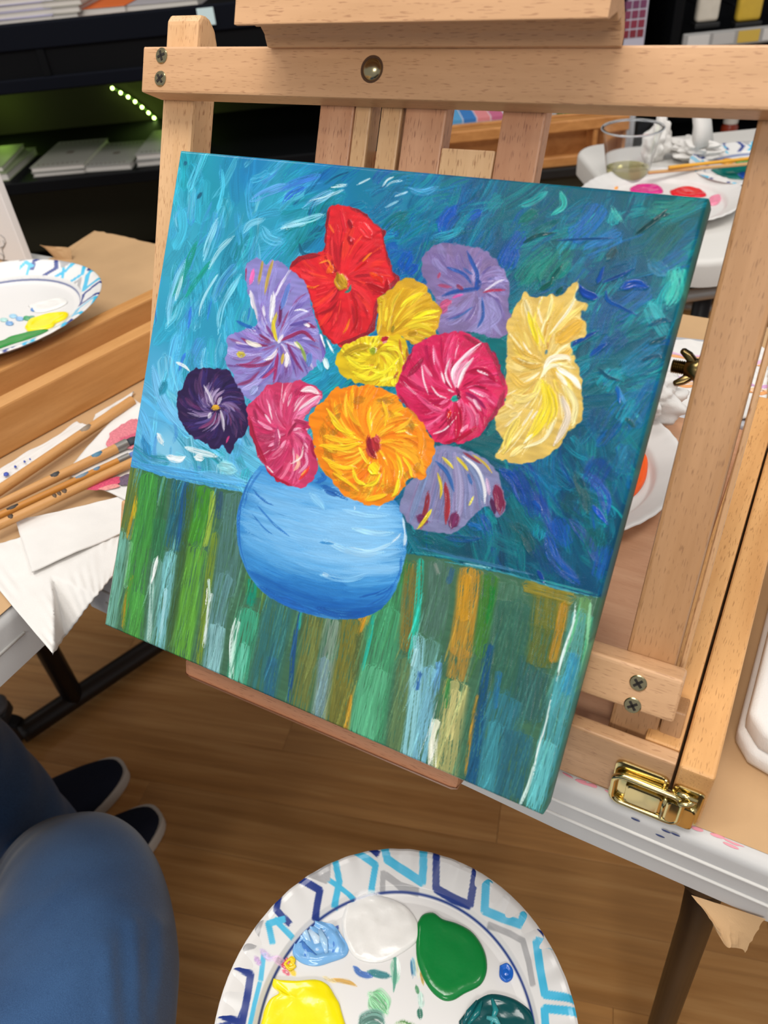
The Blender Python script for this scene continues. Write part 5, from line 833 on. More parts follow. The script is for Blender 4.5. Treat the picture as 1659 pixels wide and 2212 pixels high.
def plate(name, M, label, C=None, R_=PR, na=360, nr=120, group=None, wave=.0004, col='#f0efee', low_back=False):
    t = thing(name, None, label, 'plate', group, M=M)
    k = np.linspace(0, 1, nr+1)**.8; rr = R_*k; prof = np.interp(k, [0, .72, .765, .80, .96, .985, 1.], [0, 0, .0010, .0075, .0165, .0172, .0163])
    th = np.linspace(0, 2*np.pi, na, endpoint=False); RR, TH_ = np.meshgrid(rr, th, indexing='ij'); KK = np.repeat(k[:, None], na, 1)
    Z = np.repeat(prof[:, None], na, 1)+wave*np.sin(TH_*46)*np.clip((KK-.83)*8, 0, 1)+.0012*np.sin(TH_*3+1)*np.clip((KK-.75)*4, 0, 1)
    V = np.stack([RR*np.cos(TH_), RR*np.sin(TH_), Z], -1)[1:].reshape(-1, 3); V = np.vstack([V, [[0, 0, 0]]]); nV = len(V); B = V.copy(); B[:, 2] -= .0007; VV = np.vstack([V, B]); F = []
    for i in range(nr-1):
        for j in range(na): j2 = (j+1) % na; F.append((i*na+j, (i+1)*na+j, (i+1)*na+j2, i*na+j2))
    F += [(nV-1, j, (j+1) % na) for j in range(na)]
    Fb = [tuple(x+nV for x in f[::-1]) for f in F]; e = (nr-1)*na; Fe = [(e+j, e+j+nV, e+(j+1) % na+nV, e+(j+1) % na) for j in range(na)]
    if low_back:   # fine printed top, plain coarse underside
        bk_ = lathe([(0, -.0008), (R_*.72, -.0008), (R_*.765, .0002), (R_*.80, .0066), (R_*.96, .0156), (R_*.985, .0164), (R_, .0158)], 90); sub('plate_back', bk_, WHITEP, t, True); VV, F, Fb, Fe = V, F, [], []
    o = sub('plate_body', (VV, F+Fb+Fe), None, t, True)
    if C is not None:
        n = C.shape[0]; px = np.clip((V[:, 0]/(2*PR*(R_/PR))+.5)*(n-1), 0, n-1); py = np.clip((V[:, 1]/(2*R_)+.5)*(n-1), 0, n-1); x0 = np.minimum(px.astype(int), n-2); y0 = np.minimum(py.astype(int), n-2); fx, fy = (px-x0)[:, None], (py-y0)[:, None]
        c = C[y0, x0]*(1-fx)*(1-fy)+C[y0, x0+1]*fx*(1-fy)+C[y0+1, x0]*(1-fx)*fy+C[y0+1, x0+1]*fx*fy; c = np.clip(c, 0, 1); c = np.where(c <= .04045, c/12.92, ((c+.055)/1.055)**2.4)
        c = np.vstack([np.c_[c, np.ones(nV)], np.tile([.82, .81, .8, 1], (len(VV)-nV, 1))]); a = o.data.color_attributes.new('Col', 'FLOAT_COLOR', 'POINT'); a.data.foreach_set('color', c.astype(np.float32).ravel()); o.data.materials.append(PRINTM)
    else: o.data.materials.append(WHITEP)
    return t
PRINTM, _n, _b, _a = vcol('printed_paper_plate', .30, .5)
PAINTS = {}
def paint_mat(c, rough=.16, name=None):
    if c not in PAINTS: PAINTS[c] = plain('wet_paint_'+c[1:], c, rough, 0, .5, .05, 60, .25, 90, .001)
    return PAINTS[c]
def puddle(t, px, z, h, col, mat=None, lumps=.25, name='paint_dab', flat=.8, world=None):
    """a thick puddle of paint: closed outline given by reference points on the plane z, in the frame of its plate"""
    P = np.array([onz(x, y, z)[:2] for x, y in px]) if world is None else np.array(world); P = Painter.spline(np.vstack([P, P[:1]]), 4)[:-1]
    c = P.mean(0); bm = bmesh.new(); rings = []; n = len(P); s = random.random()*50
    for f, hh in ((1., -.05), (1.0, .12), (.985, .42), (.95, .72), (.88, .92), (.78, 1.0), (.64, flat+.15), (.48, flat), (.32, flat), (.16, flat)):
        rings.append([bm.verts.new((*(c+(p-c)*f), z+h*hh*(1+lumps*2*vn(p[0]*f*120+s, p[1]*f*120, s)*(f < .97)))) for p in P])
    top = bm.verts.new((*c, z+h*flat))
    for a, b in zip(rings, rings[1:]):
        for i in range(n): bm.faces.new((a[i], a[(i+1) % n], b[(i+1) % n], b[i]))
    for i in range(n): bm.faces.new((rings[-1][i], rings[-1][(i+1) % n], top))
    return obj(name, bm, mat or paint_mat(col), t, None, True)
def plate_on(name, ctr, z, label, C=None, rot=0., R_=PR, tilt=None, **kw):
    M = Matrix.Translation((ctr[0], ctr[1], z)) @ (tilt or Matrix()) @ Matrix.Rotation(rot, 4, 'Z'); return plate(name, M, label, C, R_, **kw)
# the palette plate nearest the viewer, on a stool
hp = plate_on('paper_plate', PC, PZ-.0165, 'blue-patterned paper plate with green, yellow, white and blue paint, nearest to the viewer', PLATE_HERO, na=900, nr=240, low_back=True)
zf = PZ-.0165+.0003; WETW = paint_mat('#e6e4e0', .22)
puddle(hp, [(748,1950),(785,1932),(835,1938),(876,1958),(900,1990),(906,2022),(880,2050),(825,2078),(772,2072),(745,2035),(738,1990)], zf, .0022, '#e6e4e0', lumps=.5)
bl = puddle(hp, [(617,1972),(640,1962),(668,1975),(692,1990),(722,2000),(738,2022),(752,2046),(745,2066),(715,2078),(682,2087),(650,2080),(631,2060),(636,2030),(622,2005)], zf, .0030, '#79b0e2', lumps=1.1)
for c, *p in (('#a9d0f0',(640,1990),(655,2010),(670,2040)),('#a4ccec',(690,2010),(700,2035),(705,2062)),('#4f86d0',(650,2035),(665,2060),(690,2075)),('#5a8ed6',(720,2020),(728,2045),(718,2066)),('#c8e0f4',(668,2010),(684,2030),(686,2055)),('#3f72c4',(630,1985),(645,2000),(652,2020))):
    q = [onz(x, y, zf) for x, y in p]; sub('paint_ridge', tube([(v[0], v[1], zf+.0022+.0006*(k == 1)) for k, v in enumerate(q)], [.0010, .0020, .0008], 8, True, (1.6, .55)), paint_mat(c), bl, True)

gn = puddle(hp, [(900,1995),(912,1976),(934,1971),(955,1985),(985,1994),(1015,2010),(1036,2035),(1049,2066),(1050,2100),(1036,2128),(1002,2146),(978,2160),(955,2160),(930,2140),(910,2105),(898,2060)], zf, .0030, '#087a36', lumps=.12)
yl = puddle(hp, [(588,2113),(604,2117),(640,2119),(680,2116),(706,2126),(722,2150),(736,2182),(738,2260),(570,2262),(566,2200),(580,2162),(602,2146),(588,2132)], zf, .0034, '#f4e312', lumps=.35)
dt = puddle(hp, [(990,2206),(1010,2180),(1030,2160),(1060,2147),(1100,2154),(1130,2170),(1155,2196),(1166,2232),(1100,2272),(1000,2272)], zf, .0034, '#04494c', lumps=.3)
for c, *p in (('#0c6a6c',(1040,2165),(1030,2190),(1010,2215)),('#1f8488',(1062,2160),(1070,2185),(1060,2215)),('#0a5a60',(1030,2165),(1012,2190),(1000,2214)),('#4a9ca0',(1050,2200),(1070,2205),(1080,2220))):
    q = [onz(x, y, zf) for x, y in p]; sub('paint_ridge', tube([(v[0], v[1], zf+.0030) for v in q], [.0012, .0024, .001], 8, True), paint_mat(c), dt, True)
puddle(hp, [(1078,2086),(1094,2080),(1107,2094),(1106,2113),(1092,2122),(1078,2110)], zf, .0018, '#1a62c4', lumps=.6)
for c, x, y in (('#b79cc8', 572, 2038), ('#c8b0d2', 598, 2052), ('#b08cbc', 556, 2058), ('#d8c4dc', 604, 2062), ('#e8c81c', 627, 2082), ('#c8506c', 612, 2078)):
    puddle(hp, [(x+13*math.cos(a)*(1+.3*math.sin(3*a+x)), y+13*math.sin(a)*(1+.3*math.cos(2*a+y))) for a in np.linspace(0, 5.6, 9)], zf+(.006 if x < 590 else .0003), .0016, c, lumps=1.)
STW = wood('stool_wood', '#b98a5c', '#96693f', 0)
st_ = thing('stool', (PC[0], PC[1], 0), 'round wooden stool under the patterned plate nearest to the viewer', 'stool')
obj('seat', xf(lathe([(0, 0), (.082, 0), (.085, .003), (.085, .022), (.082, .025), (0, .025)], 40), Matrix.Translation((PC[0], PC[1], PZ-.0172-.025))), STW, st_, None, 'auto')
for a in (.6, 2.17, 3.74, 5.31): obj('leg', tube([(PC[0]+.05*math.cos(a), PC[1]+.05*math.sin(a), PZ-.042), (PC[0]+.085*math.cos(a), PC[1]+.085*math.sin(a), 0)], .012, 12), STW, st_, None, True)
# ---------------------------------------------------------------- neighbour's easel box, plate, sketch
nb = thing('easel_box', (-.80, .2, TT), 'neighbour wooden easel box with open drawer gap, on the left table', 'easel box')
NZ = CZ-.3695; NM = Matrix.Translation((-.640, .334, 0)) @ Matrix.Rotation(math.radians(-11.1), 4, 'Z')
def nbp(name, lo, hi): return obj(name, bx(lo, hi, .002, 2), NBW, nb, NM)
nbp('drawer_front', (-.020, -.55, TT+.002), (0, .31, NZ)); nbp('drawer_base', (-.0635, -.55, TT+.004), (-.0205, .31, TT+.009)); nbp('box_front', (-.085, -.55, TT+.002), (-.0645, .31, NZ+.0005))
nbp('box_top', (-.366, -.55, NZ-.008), (-.0855, .12, NZ+.0004)); nbp('box_back', (-.380, -.55, TT+.002), (-.3665, .12, NZ)); nbp('box_end', (-.366, .106, TT+.002), (-.0855, .12, NZ-.0085))
NPC = (-.797, .481); nz = NZ+.0006
NC = PLATE_CLEAN.copy()
np_ = plate_on('paper_plate', NPC, nz+.0008, 'blue-patterned paper plate with yellow and green paint, on the neighbour easel box', NC, 2.2, .127, na=360, nr=110, wave=.0001)
zn = nz+.0012
def fitin(px, z, ctr, rmax):
    out = []
    for x, y in px:
        p = onz(x, y, z)[:2]-np.array(ctr); r = np.linalg.norm(p); out.append(np.array(ctr)+p*(min(r, rmax)/max(r, 1e-6)))
    return out
puddle(np_, None, zn, .0030, '#f2dc18', world=fitin([(53,709),(63,694),(84,686),(111,679),(142,676),(154,681),(142,691),(121,699),(112,708),(84,716),(61,717)], zn, NPC, .09))
puddle(np_, None, zn, .0020, '#2f8a3c', world=fitin([(-60,755),(0,740),(25,729),(76,716),(104,714),(66,731),(25,744),(-40,766)], zn, NPC, .092))
puddle(np_, None, zn, .0018, '#e6e4e0', world=fitin([(60,662),(100,650),(135,645),(145,655),(120,668),(80,676)], zn, NPC, .09))
for c, x, y in (('#8cb4dc', 42, 690), ('#7aa4d0', 20, 700), ('#a8d0cc', 8, 692), ('#6fa890', 68, 688), ('#9cc8e0', 28, 684), ('#5c8cc8', 74, 670), ('#4c9c6c', 58, 689)):
    puddle(np_, None, zn, .0012, c, lumps=1., world=fitin([(x+9*math.cos(a), y+4*math.sin(a)) for a in np.linspace(0, 5.5, 7)], zn, NPC, .09))
sk = thing('sketch_board', (-1.15, .69, TT), 'white board with a faint pencil sketch standing at the left edge', 'canvas')
obj('board', bx((-1.32, .690, TT+.0022), (-.998, .702, TT+.42), .0012, 1), plain('gessoed_canvas', '#e4e3e4', .7, 0, .2), sk)
PENC = plain('pencil_line', '#8d8a88', .8)
for P in ([(6,520),(10,530),(4,540),(9,556),(3,570),(8,585)], [(0,508),(9,515),(12,525),(7,533),(0,536)], [(0,548),(6,552),(9,566),(5,578),(8,592)], [(-20,520),(-8,512),(-2,522),(-12,540),(-20,560)]):
    obj('pencil_line', tube([ony(x, y, .6898) for x, y in P], .0007, 5), PENC, sk, None, True)
obj('rear_strut', tube([(-1.28, .7065, TT+.3), (-1.28, .725, TT+.004)], .004, 8), NBW, sk)
# ---------------------------------------------------------------- napkins and brushes on the left
def over(p): return p[1] > .2425 or p[0] < -.4705
def tabz(x, y, lift=.002):
    z = TT+lift
    for _ in range(6):
        p = onz(x, y, z); d = 0 if over(p) else min(p[0]+.4705, .2425-p[1]); z = TT+lift-max(0, d-.004)*1.15
    return onz(x, y, z)
def napkin(name, px, label, lift=.0025, amp=.003, group=None, ridg=0., thick=.0012, s=3.):
    c = [np.array(p, float) for p in px]; sd_ = random.random()*40
    def f(u, v):
        q = c[0]*(1-u)*(1-v)+c[1]*u*(1-v)+c[2]*u*v+c[3]*(1-u)*v
        q = q+np.array([2.5*vn(u*4, v*4, sd_), 2.5*vn(u*4, v*4, sd_+9)])*(1 if 0 < u < 1 else .6)
        p = tabz(q[0], q[1], lift); p[2] += amp*(vn(u*s+sd_, v*s)+.5)+amp*.3*vn(u*12, v*12, sd_)+ridg*math.sin(u*75)*max(0., min(1., 3*vn(u*3, v*3, 5.)+.4))*.5; return p
    o = obj(name, sheet(f, 70 if ridg else 30, 40 if ridg else 30, thick), TISSUE, None, None, True); return tag(o, label, 'napkin', group)
napkin('napkin', [(114,1414),(243,1246),(268,1108),(-70,1195)], 'large white napkin draping over the corner of the left table', .0028, .0026, ridg=.0010)
napkin('napkin', [(68,1238),(266,1150),(300,1066),(34,1126)], 'folded white napkin lying on top of the draped one', .0066, .0020)
stn = napkin('napkin', [(139,1022),(300,1096),(345,900),(285,862)], 'white napkin stained with pink and red paint under the brushes', .0085, .0020)
def blot(px, col, z, name='paint_blot'):
    P = [tabz(x, y, z) for x, y in px]; P = Painter.spline(np.vstack([P, P[:1]]), 4)[:-1]; c = P.mean(0); bm = bmesh.new(); n = len(P)
    R0 = [bm.verts.new(c+(p-c)*(1+.25*vn(p[0]*300, p[1]*300))+np.array([0, 0, .0002])) for p in P]; R1 = [bm.verts.new(c+(p-c)*.9+np.array([0, 0, .0006])) for p in P]; T_ = bm.verts.new(c+np.array([0, 0, .0007]))
    for i in range(n): bm.faces.new((R0[i], R0[(i+1) % n], R1[(i+1) % n], R1[i])); bm.faces.new((R1[i], R1[(i+1) % n], T_))
    return obj(name, bm, plain('stain_'+col[1:], col, .8, 0, .1, .25, 500), stn, None, True)
zb2 = .0113
for px, c in (([(226,962),(238,937),(262,918),(288,906),(300,908),(300,962),(262,970)], '#cf7a84'), ([(236,950),(262,934),(300,930),(300,958),(258,964)], '#c45e74'), ([(188,1058),(205,1042),(235,1034),(262,1030),(268,1040),(240,1050),(212,1060)], '#c8506c'), ([(205,1058),(225,1050),(250,1046),(255,1052),(228,1060)], '#d8908c'), ([(250,1036),(275,1024),(290,1028),(285,1044),(262,1048)], '#6a5a6c')): blot(px, c, zb2)
pal = napkin('paper_strip', [(-40,1072),(200,922),(168,917),(-40,1040)], 'folded white paper strip with blue paint spots along the easel box', .003, .0035, s=6.); pal['category'] = 'paper'
for x, y, w_ in ((12, 1024, 5), (32, 1008, 2.4), (52, 997, 2), (64, 992, 1.5)):
    p = tabz(x, y, .0078); obj('paint_spot', xf(lathe([(.0005*w_, -.001), (.0004*w_, .0006), (0, .0008)], 10), Matrix.Translation(p)), paint_mat('#3c54b0', .5), pal, None, True)
napkin('paper_scrap', [(200,912),(285,856),(288,846),(206,898)], 'narrow white paper scrap behind the topmost loose brush', .004, .002)['category'] = 'paper'
BRW = wood('brush_handle_wood', '#cf9c62', '#b47f48', 0, '#8a5a30', .25); 
def brush(px0, px1, r0, r1, col, label, tip=None, lift=.012, marks=(), group='loose brushes on the left table', mat=None, zfix=None, ferr='#8c8a86'):
    a = tabz(*px0, lift) if zfix is None else onz(*px0, zfix); b = tabz(*px1, lift) if zfix is None else onz(*px1, zfix); d = Vector(b-a); L = d.length; Mx = Matrix.Translation(Vector(a)) @ d.to_track_quat('X', 'Z').to_matrix().to_4x4()
    t = thing('paint_brush', None, label, 'brush', group, M=Mx); k = np.linspace(0, 1, 12); hL = L*(.86 if tip else 1.)
    sub('handle', tube([(x*hL, 0, 0) for x in k], [r0+(r1-r0)*x**.8 for x in k], 14), mat or BRW, t, 'auto')
    if tip:
        sub('ferrule', tube([(hL-.001, 0, 0), (hL+L*.07, 0, 0)], [r1*1.02, r1*1.08], 14), plain('ferrule_'+ferr[1:], ferr, .35, .6), t, 'auto')
        sub('bristles', tube([(hL+L*.07, 0, 0), (hL+L*.11, 0, 0), (L*1.03, 0, 0)], [r1*1.05, r1*1.15, r1*.5], 14, True, (1, .6)), plain('bristle_'+tip[1:], tip, .7), t, True)
    for s, ln, c in marks:
        rr = r0+(r1-r0)*s**.8; sub('paint_mark', tube([(s*hL, 0, rr*.25), (s*hL+ln*.5, 0, rr*.27), (s*hL+ln, 0, rr*.25)], [rr*.80, rr*.86, rr*.80], 10), plain('mark_'+c[1:], c, .6), t, True)
    return t
brush((-30,1079), (285,866), .0048, .0052, None, 'thick bare wooden brush handle nearest the easel box', marks=((.62, .012, '#8a7a68'),), lift=.0125)
brush((-30,1104), (295,948), .0042, .0046, None, 'second brush from the easel box, with dark blue-grey bristles', '#2b323c', .0135, marks=((.48, .008, '#3a3a3a'), (.80, .010, '#4a7a94')))
ORG = wood('orange_handle', '#c8883c', '#a86c28', 0, '#8a5a20', .2)
brush((-30,1127), (300,976), .0030, .0033, None, 'thin orange-brown brush with a blue tip, between two thicker ones', '#5a78b8', .0130, marks=((.15, .010, '#3a3430'), (.66, .012, '#6f8494'), (.80, .006, '#5c7c94')), mat=ORG)
brush((-30,1148), (300,992), .0040, .0043, None, 'lowest of the loose brushes, with small dark print on its handle', None, .0145, marks=((.14, .004, '#4a3a2c'), (.42, .003, '#5a4632'), (.45, .003, '#5a4632'), (.48, .004, '#5a4632')))
# ---------------------------------------------------------------- on and behind the box easel, right side
pz = BT-.010
a_, b_, c_ = (onz(x, y, pz+.012)[:2] for x, y in ((1424, 923), (1459, 962), (1339, 1156))); oc, orr = circ(a_, b_, c_)
orr = min(max(orr, .09), .125); oc = np.array(b_)-np.array([1, -.0])*orr*.985 if not .08 < orr < .126 else oc
wp = plate_on('paper_plate', oc, pz+.0008, 'plain white paper plate with orange paint, on the easel box behind the canvas', None, 0, orr, na=160, nr=60)
puddle(wp, None, pz+.0012, .0028, '#ee5a14', lumps=.15, world=[np.array(onz(x, y, pz+.001)[:2]) for x, y in ((1384,974),(1395,980),(1399,998),(1396,1030),(1384,1056),(1362,1075),(1330,1070),(1320,1030),(1340,990))])
def crumple(name, ctr, s, label, seed, prof=None, par=None):
    bm = bmesh.new(); bmesh.ops.create_icosphere(bm, subdivisions=5, radius=1)
    for v in bm.verts:
        n_ = v.co.normalized(); h = (n_.z+1)/2; k = prof(h) if prof else 1.
        f = 1+.9*abs(vn(n_.x*2.1+seed, n_.y*2.1, n_.z*2.1))*1.3-.35+.28*(vn(n_.x*5+seed, n_.y*5, n_.z*5))+.10*vn(n_.x*12, n_.y*12+seed, n_.z*12)
        v.co = Vector((n_.x*s[0]*f*k, n_.y*s[1]*f*k, max(0.0, (n_.z*.5+.5)*s[2]*(.85+.3*f) if n_.z > -.85 else 0)))
    return tag(obj(name, xf(bm, Matrix.Translation(Vector(ctr))), TISSUE, None, None, True), label, 'napkin')
q = onz(1405, 905, pz+.02); crumple('napkin', (q[0]-.012, q[1]+.02, pz+.002), (.034, .028, .045), 'crumpled white napkin behind the plate with orange paint', 3.)
# towel pad at the right
TWL = [(.030,.308),(.052,.290),(.2,.285),(.22,.62),(.034,.60)]
tw = thing('paper_towel_pad', (.12, .45, TT), 'thick folded pad of white paper towel at the right edge', 'paper towel')
for k, (dz, ins) in enumerate(((0, 0), (.0128, .0025))):
    P = [(x+(ins if x < .1 else -ins), y+(ins if y < .4 else -ins)) for x, y in [(.031,.312),(.040,.300),(.066,.293),(.21,.290),(.22,.62),(.036,.60)]]
    bm = prism(P, TT+.0015+dz, TT+.0142+dz+.004*k, 'z', .0042); bmesh.ops.subdivide_edges(bm, edges=[e for e in bm.edges if e.calc_length() > .03], cuts=8, use_grid_fill=True)
    for v in bm.verts:
        if v.co.z > TT+.006: v.co.z += .0022*vn(v.co.x*40, v.co.y*40, k)
    obj('towel_layer', bm, TISSUE, tw, None, True)
# things lying beyond the box
gc = thing('tin_case', (-.06, .70, TT), 'flat grey-white case with a dark slot beneath a striped napkin behind the right post', 'case')
Mg = Matrix.Translation((-.060, .700, TT+.0018)) @ Matrix.Rotation(.12, 4, 'Z')
obj('case_body', xf(bx((-.042, -.075, 0), (.042, .075, .011), .004, 3), Mg), plain('pale_grey_plastic', '#b4b6bc', .35), gc, None, 'auto'); obj('slot', xf(bx((-.0425, -.045, .004), (-.0405, -.036, .008), .0005), Mg), DARK, gc)
nk = thing('napkin', (-.05, .70, TT+.014), 'white napkin with orange and mauve stripes and ridged shell edges, on the grey case', 'napkin')
def nf(u, v):
    x, y = -.048+.098*u, -.068+.128*v; z = .0128+.006*(vn(u*4, v*4, 2.)+.5)+.0012*math.sin((u*.6+v)*62)*(1 if u > .55 else .35); return Mg @ Vector((x, y, z))
obj('napkin_sheet', sheet(nf, 40, 40, .0012), TISSUE, nk, None, True)
for v0, c in ((.30, '#dc9a60'), (.345, '#e6b890'), (.39, '#c79ac4'), (.70, '#e0a068'), (.74, '#d8b0cc')):
    obj('printed_stripe', sheet(lambda u, v: np.array(nf(u, v0+.03*v+.10*(u-.5)**2))+np.array([0, 0, .0005]), 30, 3, .0004), plain('stripe_'+c[1:]+str(int(v0*100)), c, .8), nk, None, True)
oz = TT+.0016; fl_ = thing('paper_leaf', (-.02, .66, TT), 'orange paper leaf with mauve streaks beside the side board of the box', 'paper')
P = [onz(x, y, oz+.02)[:2] for x, y in ((1560,888),(1600,882),(1650,868),(1652,905),(1610,918),(1566,905))]
obj('leaf', prism([tuple(p) for p in P], oz, oz+.0012, 'z'), plain('orange_print', '#d88848', .6), fl_)
for (x0, y0, x1, y1) in ((1562, 896, 1585, 892), (1590, 910, 1630, 902)):
    A, B = onz(x0, y0, oz+.0195), onz(x1, y1, oz+.0195); obj('streak', bx((min(A[0], B[0]), min(A[1], B[1]), oz+.0012), (max(A[0], B[0]), max(A[1], B[1])+.003, oz+.0016)), plain('mauve_print', '#b888b8', .6), fl_)
# ---------------------------------------------------------------- far table: cup, napkins, plates, brushes
cc = onz(1353, 388, TT)
cup = thing('plastic_cup', (cc[0], cc[1], TT), 'clear plastic cup holding a little pale yellow wine on the far table', 'cup')
CLEARP = plain('clear_plastic', '#ffffff', .05, 0, .5, Transmission_Weight=1., IOR=1.3); WINE = plain('pale_wine', '#f4eeb0', .02, 0, .5, Transmission_Weight=.9, IOR=1.33)
hc, rt, rb = .072, .0435, .029
cupm = Matrix.Translation((cc[0], cc[1], TT+.0008))
obj('cup_wall', xf(lathe([(0, 0), (rb, 0), (rb+.0015, .003), (rt, hc), (rt+.0022, hc+.001), (rt+.0022, hc+.003), (rt-.0008, hc+.003), (rt-.0012, hc-.001), (rb, .0045), (0, .0035)], 56), cupm), CLEARP, cup, None, 'auto')
lv = .020; rl = rb+(rt-rb)*lv/hc-.0014; obj('wine', xf(lathe([(0, .0040), (rb-.0012, .0050), (rl, lv), (0, lv)], 48), cupm), WINE, cup, None, 'auto')
obj('cup_rim', xf(lathe([(rt+.0022, hc+.001), (rt+.0030, hc+.002), (rt+.0022, hc+.0032), (rt+.001, hc+.0026), (rt+.0022, hc+.001)], 56), cupm), plain('rim_plastic', '#e8ecf0', .1, 0, .6, Transmission_Weight=.6), cup, None, True)
q = onz(1406, 358, TT); crumple('napkin', (q[0], q[1]+.03, TT+.0005), (.030, .024, .064), 'white napkin leaning behind the clear cup', 7., lambda h: 1.1-.75*h)
q = onz(1490, 356, TT); crumple('napkin', (q[0], q[1]+.02, TT+.0005), (.042, .030, .034), 'crumpled white napkin with a raised point, right of the cup', 12.); 
qq = (q[0]-.002, q[1]+.022, TT+.024); spout = [(.012, 0, 0), (.006, .004, .03), (-.006, .006, .06), (-.014, .006, .082), (-.017, .006, .089)]
o = obj('napkin', tube([tuple(np.array(qq)+np.array(p)) for p in spout], [.036, .029, .022, .014, .004], 18, True, (1, .45)), TISSUE, None, None, True); tag(o, 'upright white napkin peak standing on the crumpled one right of the cup', 'napkin')
fc = onz(1425, 428, TT+.010); fpl = plate_on('paper_plate', fc, TT+.0008, 'white paper plate with red, magenta and orange paint on the far table', None, 0, .114, na=160, nr=60)
for c, px in (('#d8192c', [(1446,414),(1466,407),(1492,405),(1518,414),(1524,424),(1490,428),(1455,424)]), ('#d42a86', [(1360,408),(1380,400),(1412,400),(1430,408),(1428,418),(1390,420),(1364,416)]), ('#ee5a4c', [(1290,402),(1302,395),(1316,397),(1322,405),(1308,412),(1294,410)]), ('#f2a04a', [(1312,398),(1324,392),(1336,402),(1332,410),(1320,408)]), ('#e88aa4', [(1532,428),(1550,423),(1558,430),(1548,442),(1532,443)])):
    puddle(fpl, px, TT+.0012, .003, c, lumps=.4)
tc_ = onz(1654, 358, TT+.012); tpl = plate_on('paper_plate', tc_, TT+.0008, 'blue-patterned paper plate with teal paint behind the right post, on the far table', PLATE_CLEAN, 2.6, .110, na=260, nr=90, wave=.0001)
puddle(tpl, None, TT+.0012, .003, '#0c6c64', lumps=.3, world=fitin([(1535,368),(1570,358),(1620,352),(1680,360),(1660,384),(1600,388),(1560,382)], TT+.001, tc_[:2], .085)); puddle(tpl, None, TT+.0036, .002, '#1c4c9c', lumps=.5, world=fitin([(1590,380),(1604,375),(1616,382),(1604,388)], TT+.002, tc_[:2], .08))
for c, px in (('#e8a028', [(1548,352),(1562,346),(1580,345),(1590,350),(1570,355)]), ('#5aa03c', [(1585,347),(1605,343),(1625,345),(1612,351),(1592,353)])): puddle(tpl, None, TT+.0014, .0022, c, lumps=.5, world=fitin(px, TT+.001, tc_[:2], .088))
YEL = plain('yellow_handle', '#dca026', .3); TAN = plain('tan_handle', '#c79a62', .4)
brush((1444,362), (1640,340), .0027, .0024, None, 'yellow-handled brush lying across the far patterned plate', zfix=TT+.026, mat=YEL, group='brushes on the far table'); brush((1400,373), (1640,352), .0025, .0023, None, 'tan-handled brush lying beside the yellow one on the far table', zfix=TT+.0205, mat=TAN, group='brushes on the far table')
# ---------------------------------------------------------------- caster at the table foot
cs = thing('caster_wheel', tuple(onz(20, 1560, 0)), 'grey and black caster wheel with pale hub, by the foot bar at far left', 'caster')
q = onz(18, 1575, .03); Mq = Matrix.Translation(Vector(q)) @ Matrix.Rotation(.6, 4, 'Z')
obj('wheel', xf(xf(lathe([(0, -.014), (.026, -.014), (.030, -.010), (.030, .010), (.026, .014), (0, .014)], 28), Matrix.Rotation(math.pi/2, 4, 'X')), Mq), BLACKM, cs, None, 'auto'); obj('hub', xf(xf(lathe([(0, .0175), (.012, .0170), (.014, .0142)], 24), Matrix.Rotation(math.pi/2, 4, 'X')), Mq), plain('pale_hub', '#b4b0ac', .5), cs, None, True)
obj('fork', xf(bx((-.02, -.019, .034), (.02, .019, .062), .008, 3), Mq), plain('dark_grey_plastic', '#2c2c30', .5), cs, None, 'auto'); obj('cap', xf(lathe([(.0, .062), (.022, .062), (.024, .070), (.018, .076), (0, .077)], 24), Mq), plain('grey_cap', '#6a6c72', .5), cs, None, True)
# ---------------------------------------------------------------- the sitter's legs
def den(name, col, dk, sc=1.):
    m, n, b = nt(name); tc = nd(n, 'ShaderNodeTexCoord').outputs['Object']; n1 = noise(n, tc, 1500*sc, 2, .6, (1, 1, .15)); n2 = noise(n, tc, 9, 3)
    c = mixc(n, .5, ramp(n, n1, [(.35, dk), (.65, col)]), ramp(n, n2, [(.3, dk), (.7, col)])); n.links.new(c, b.inputs['Base Color']); b.inputs['Roughness'].default_value = .85; b.inputs['Specular IOR Level'].default_value = .2
    b.inputs['Sheen Weight'].default_value = .25; bump(n, b, n1, .3, .0005); return m
DEN = den('blue_denim', '#3d618e', '#223f66')
pn = thing('person', (-.45, -.1, 0), 'seated person in blue jeans and navy slip-on shoes, only the knees and feet in view', 'person')
def leg(pts, rad, n=72, wr=.004, seed=0):
    P = Painter.spline(np.array(pts), 14); r = np.interp(np.linspace(0, 1, len(P)), np.linspace(0, 1, len(rad)), rad); bm = tube(P, list(r), n)
    for v in bm.verts:
        p = v.co; k = vn(p.x*14+seed, p.y*14, p.z*9)*2*wr+wr*1.2*math.sin((p.z*60+p.x*45-p.y*30)+6*vn(p.x*8, p.y*8, p.z*8+seed))*max(0, vn(p.x*5+seed, p.y*5, p.z*5)+.25); i = min(range(0, len(P), 2), key=lambda q: (P[q]-np.array(p))@(P[q]-np.array(p))); d = p-Vector(P[i]); v.co = p+d.normalized()*k
    return bm
z0 = CZ
lg2 = leg([(-.745, .150, z0-1.075), (-.67, .148, z0-.98), (-.56, .135, z0-.85), (-.475, .117, z0-.765), (-.415, .066, z0-.735), (-.345, -.03, z0-.705), (-.26, -.18, z0-.665), (-.20, -.30, z0-.625)], [.058, .060, .070, .080, .092, .096, .100, .104], seed=1)
lg1 = leg([(-.795, .205, z0-1.085), (-.795, .198, z0-.97), (-.80, .185, z0-.85), (-.80, .160, z0-.745), (-.765, .09, z0-.70), (-.65, -.04, z0-.69), (-.50, -.20, z0-.655), (-.40, -.30, z0-.63)], [.062, .064, .070, .078, .084, .090, .098, .104], seed=7)
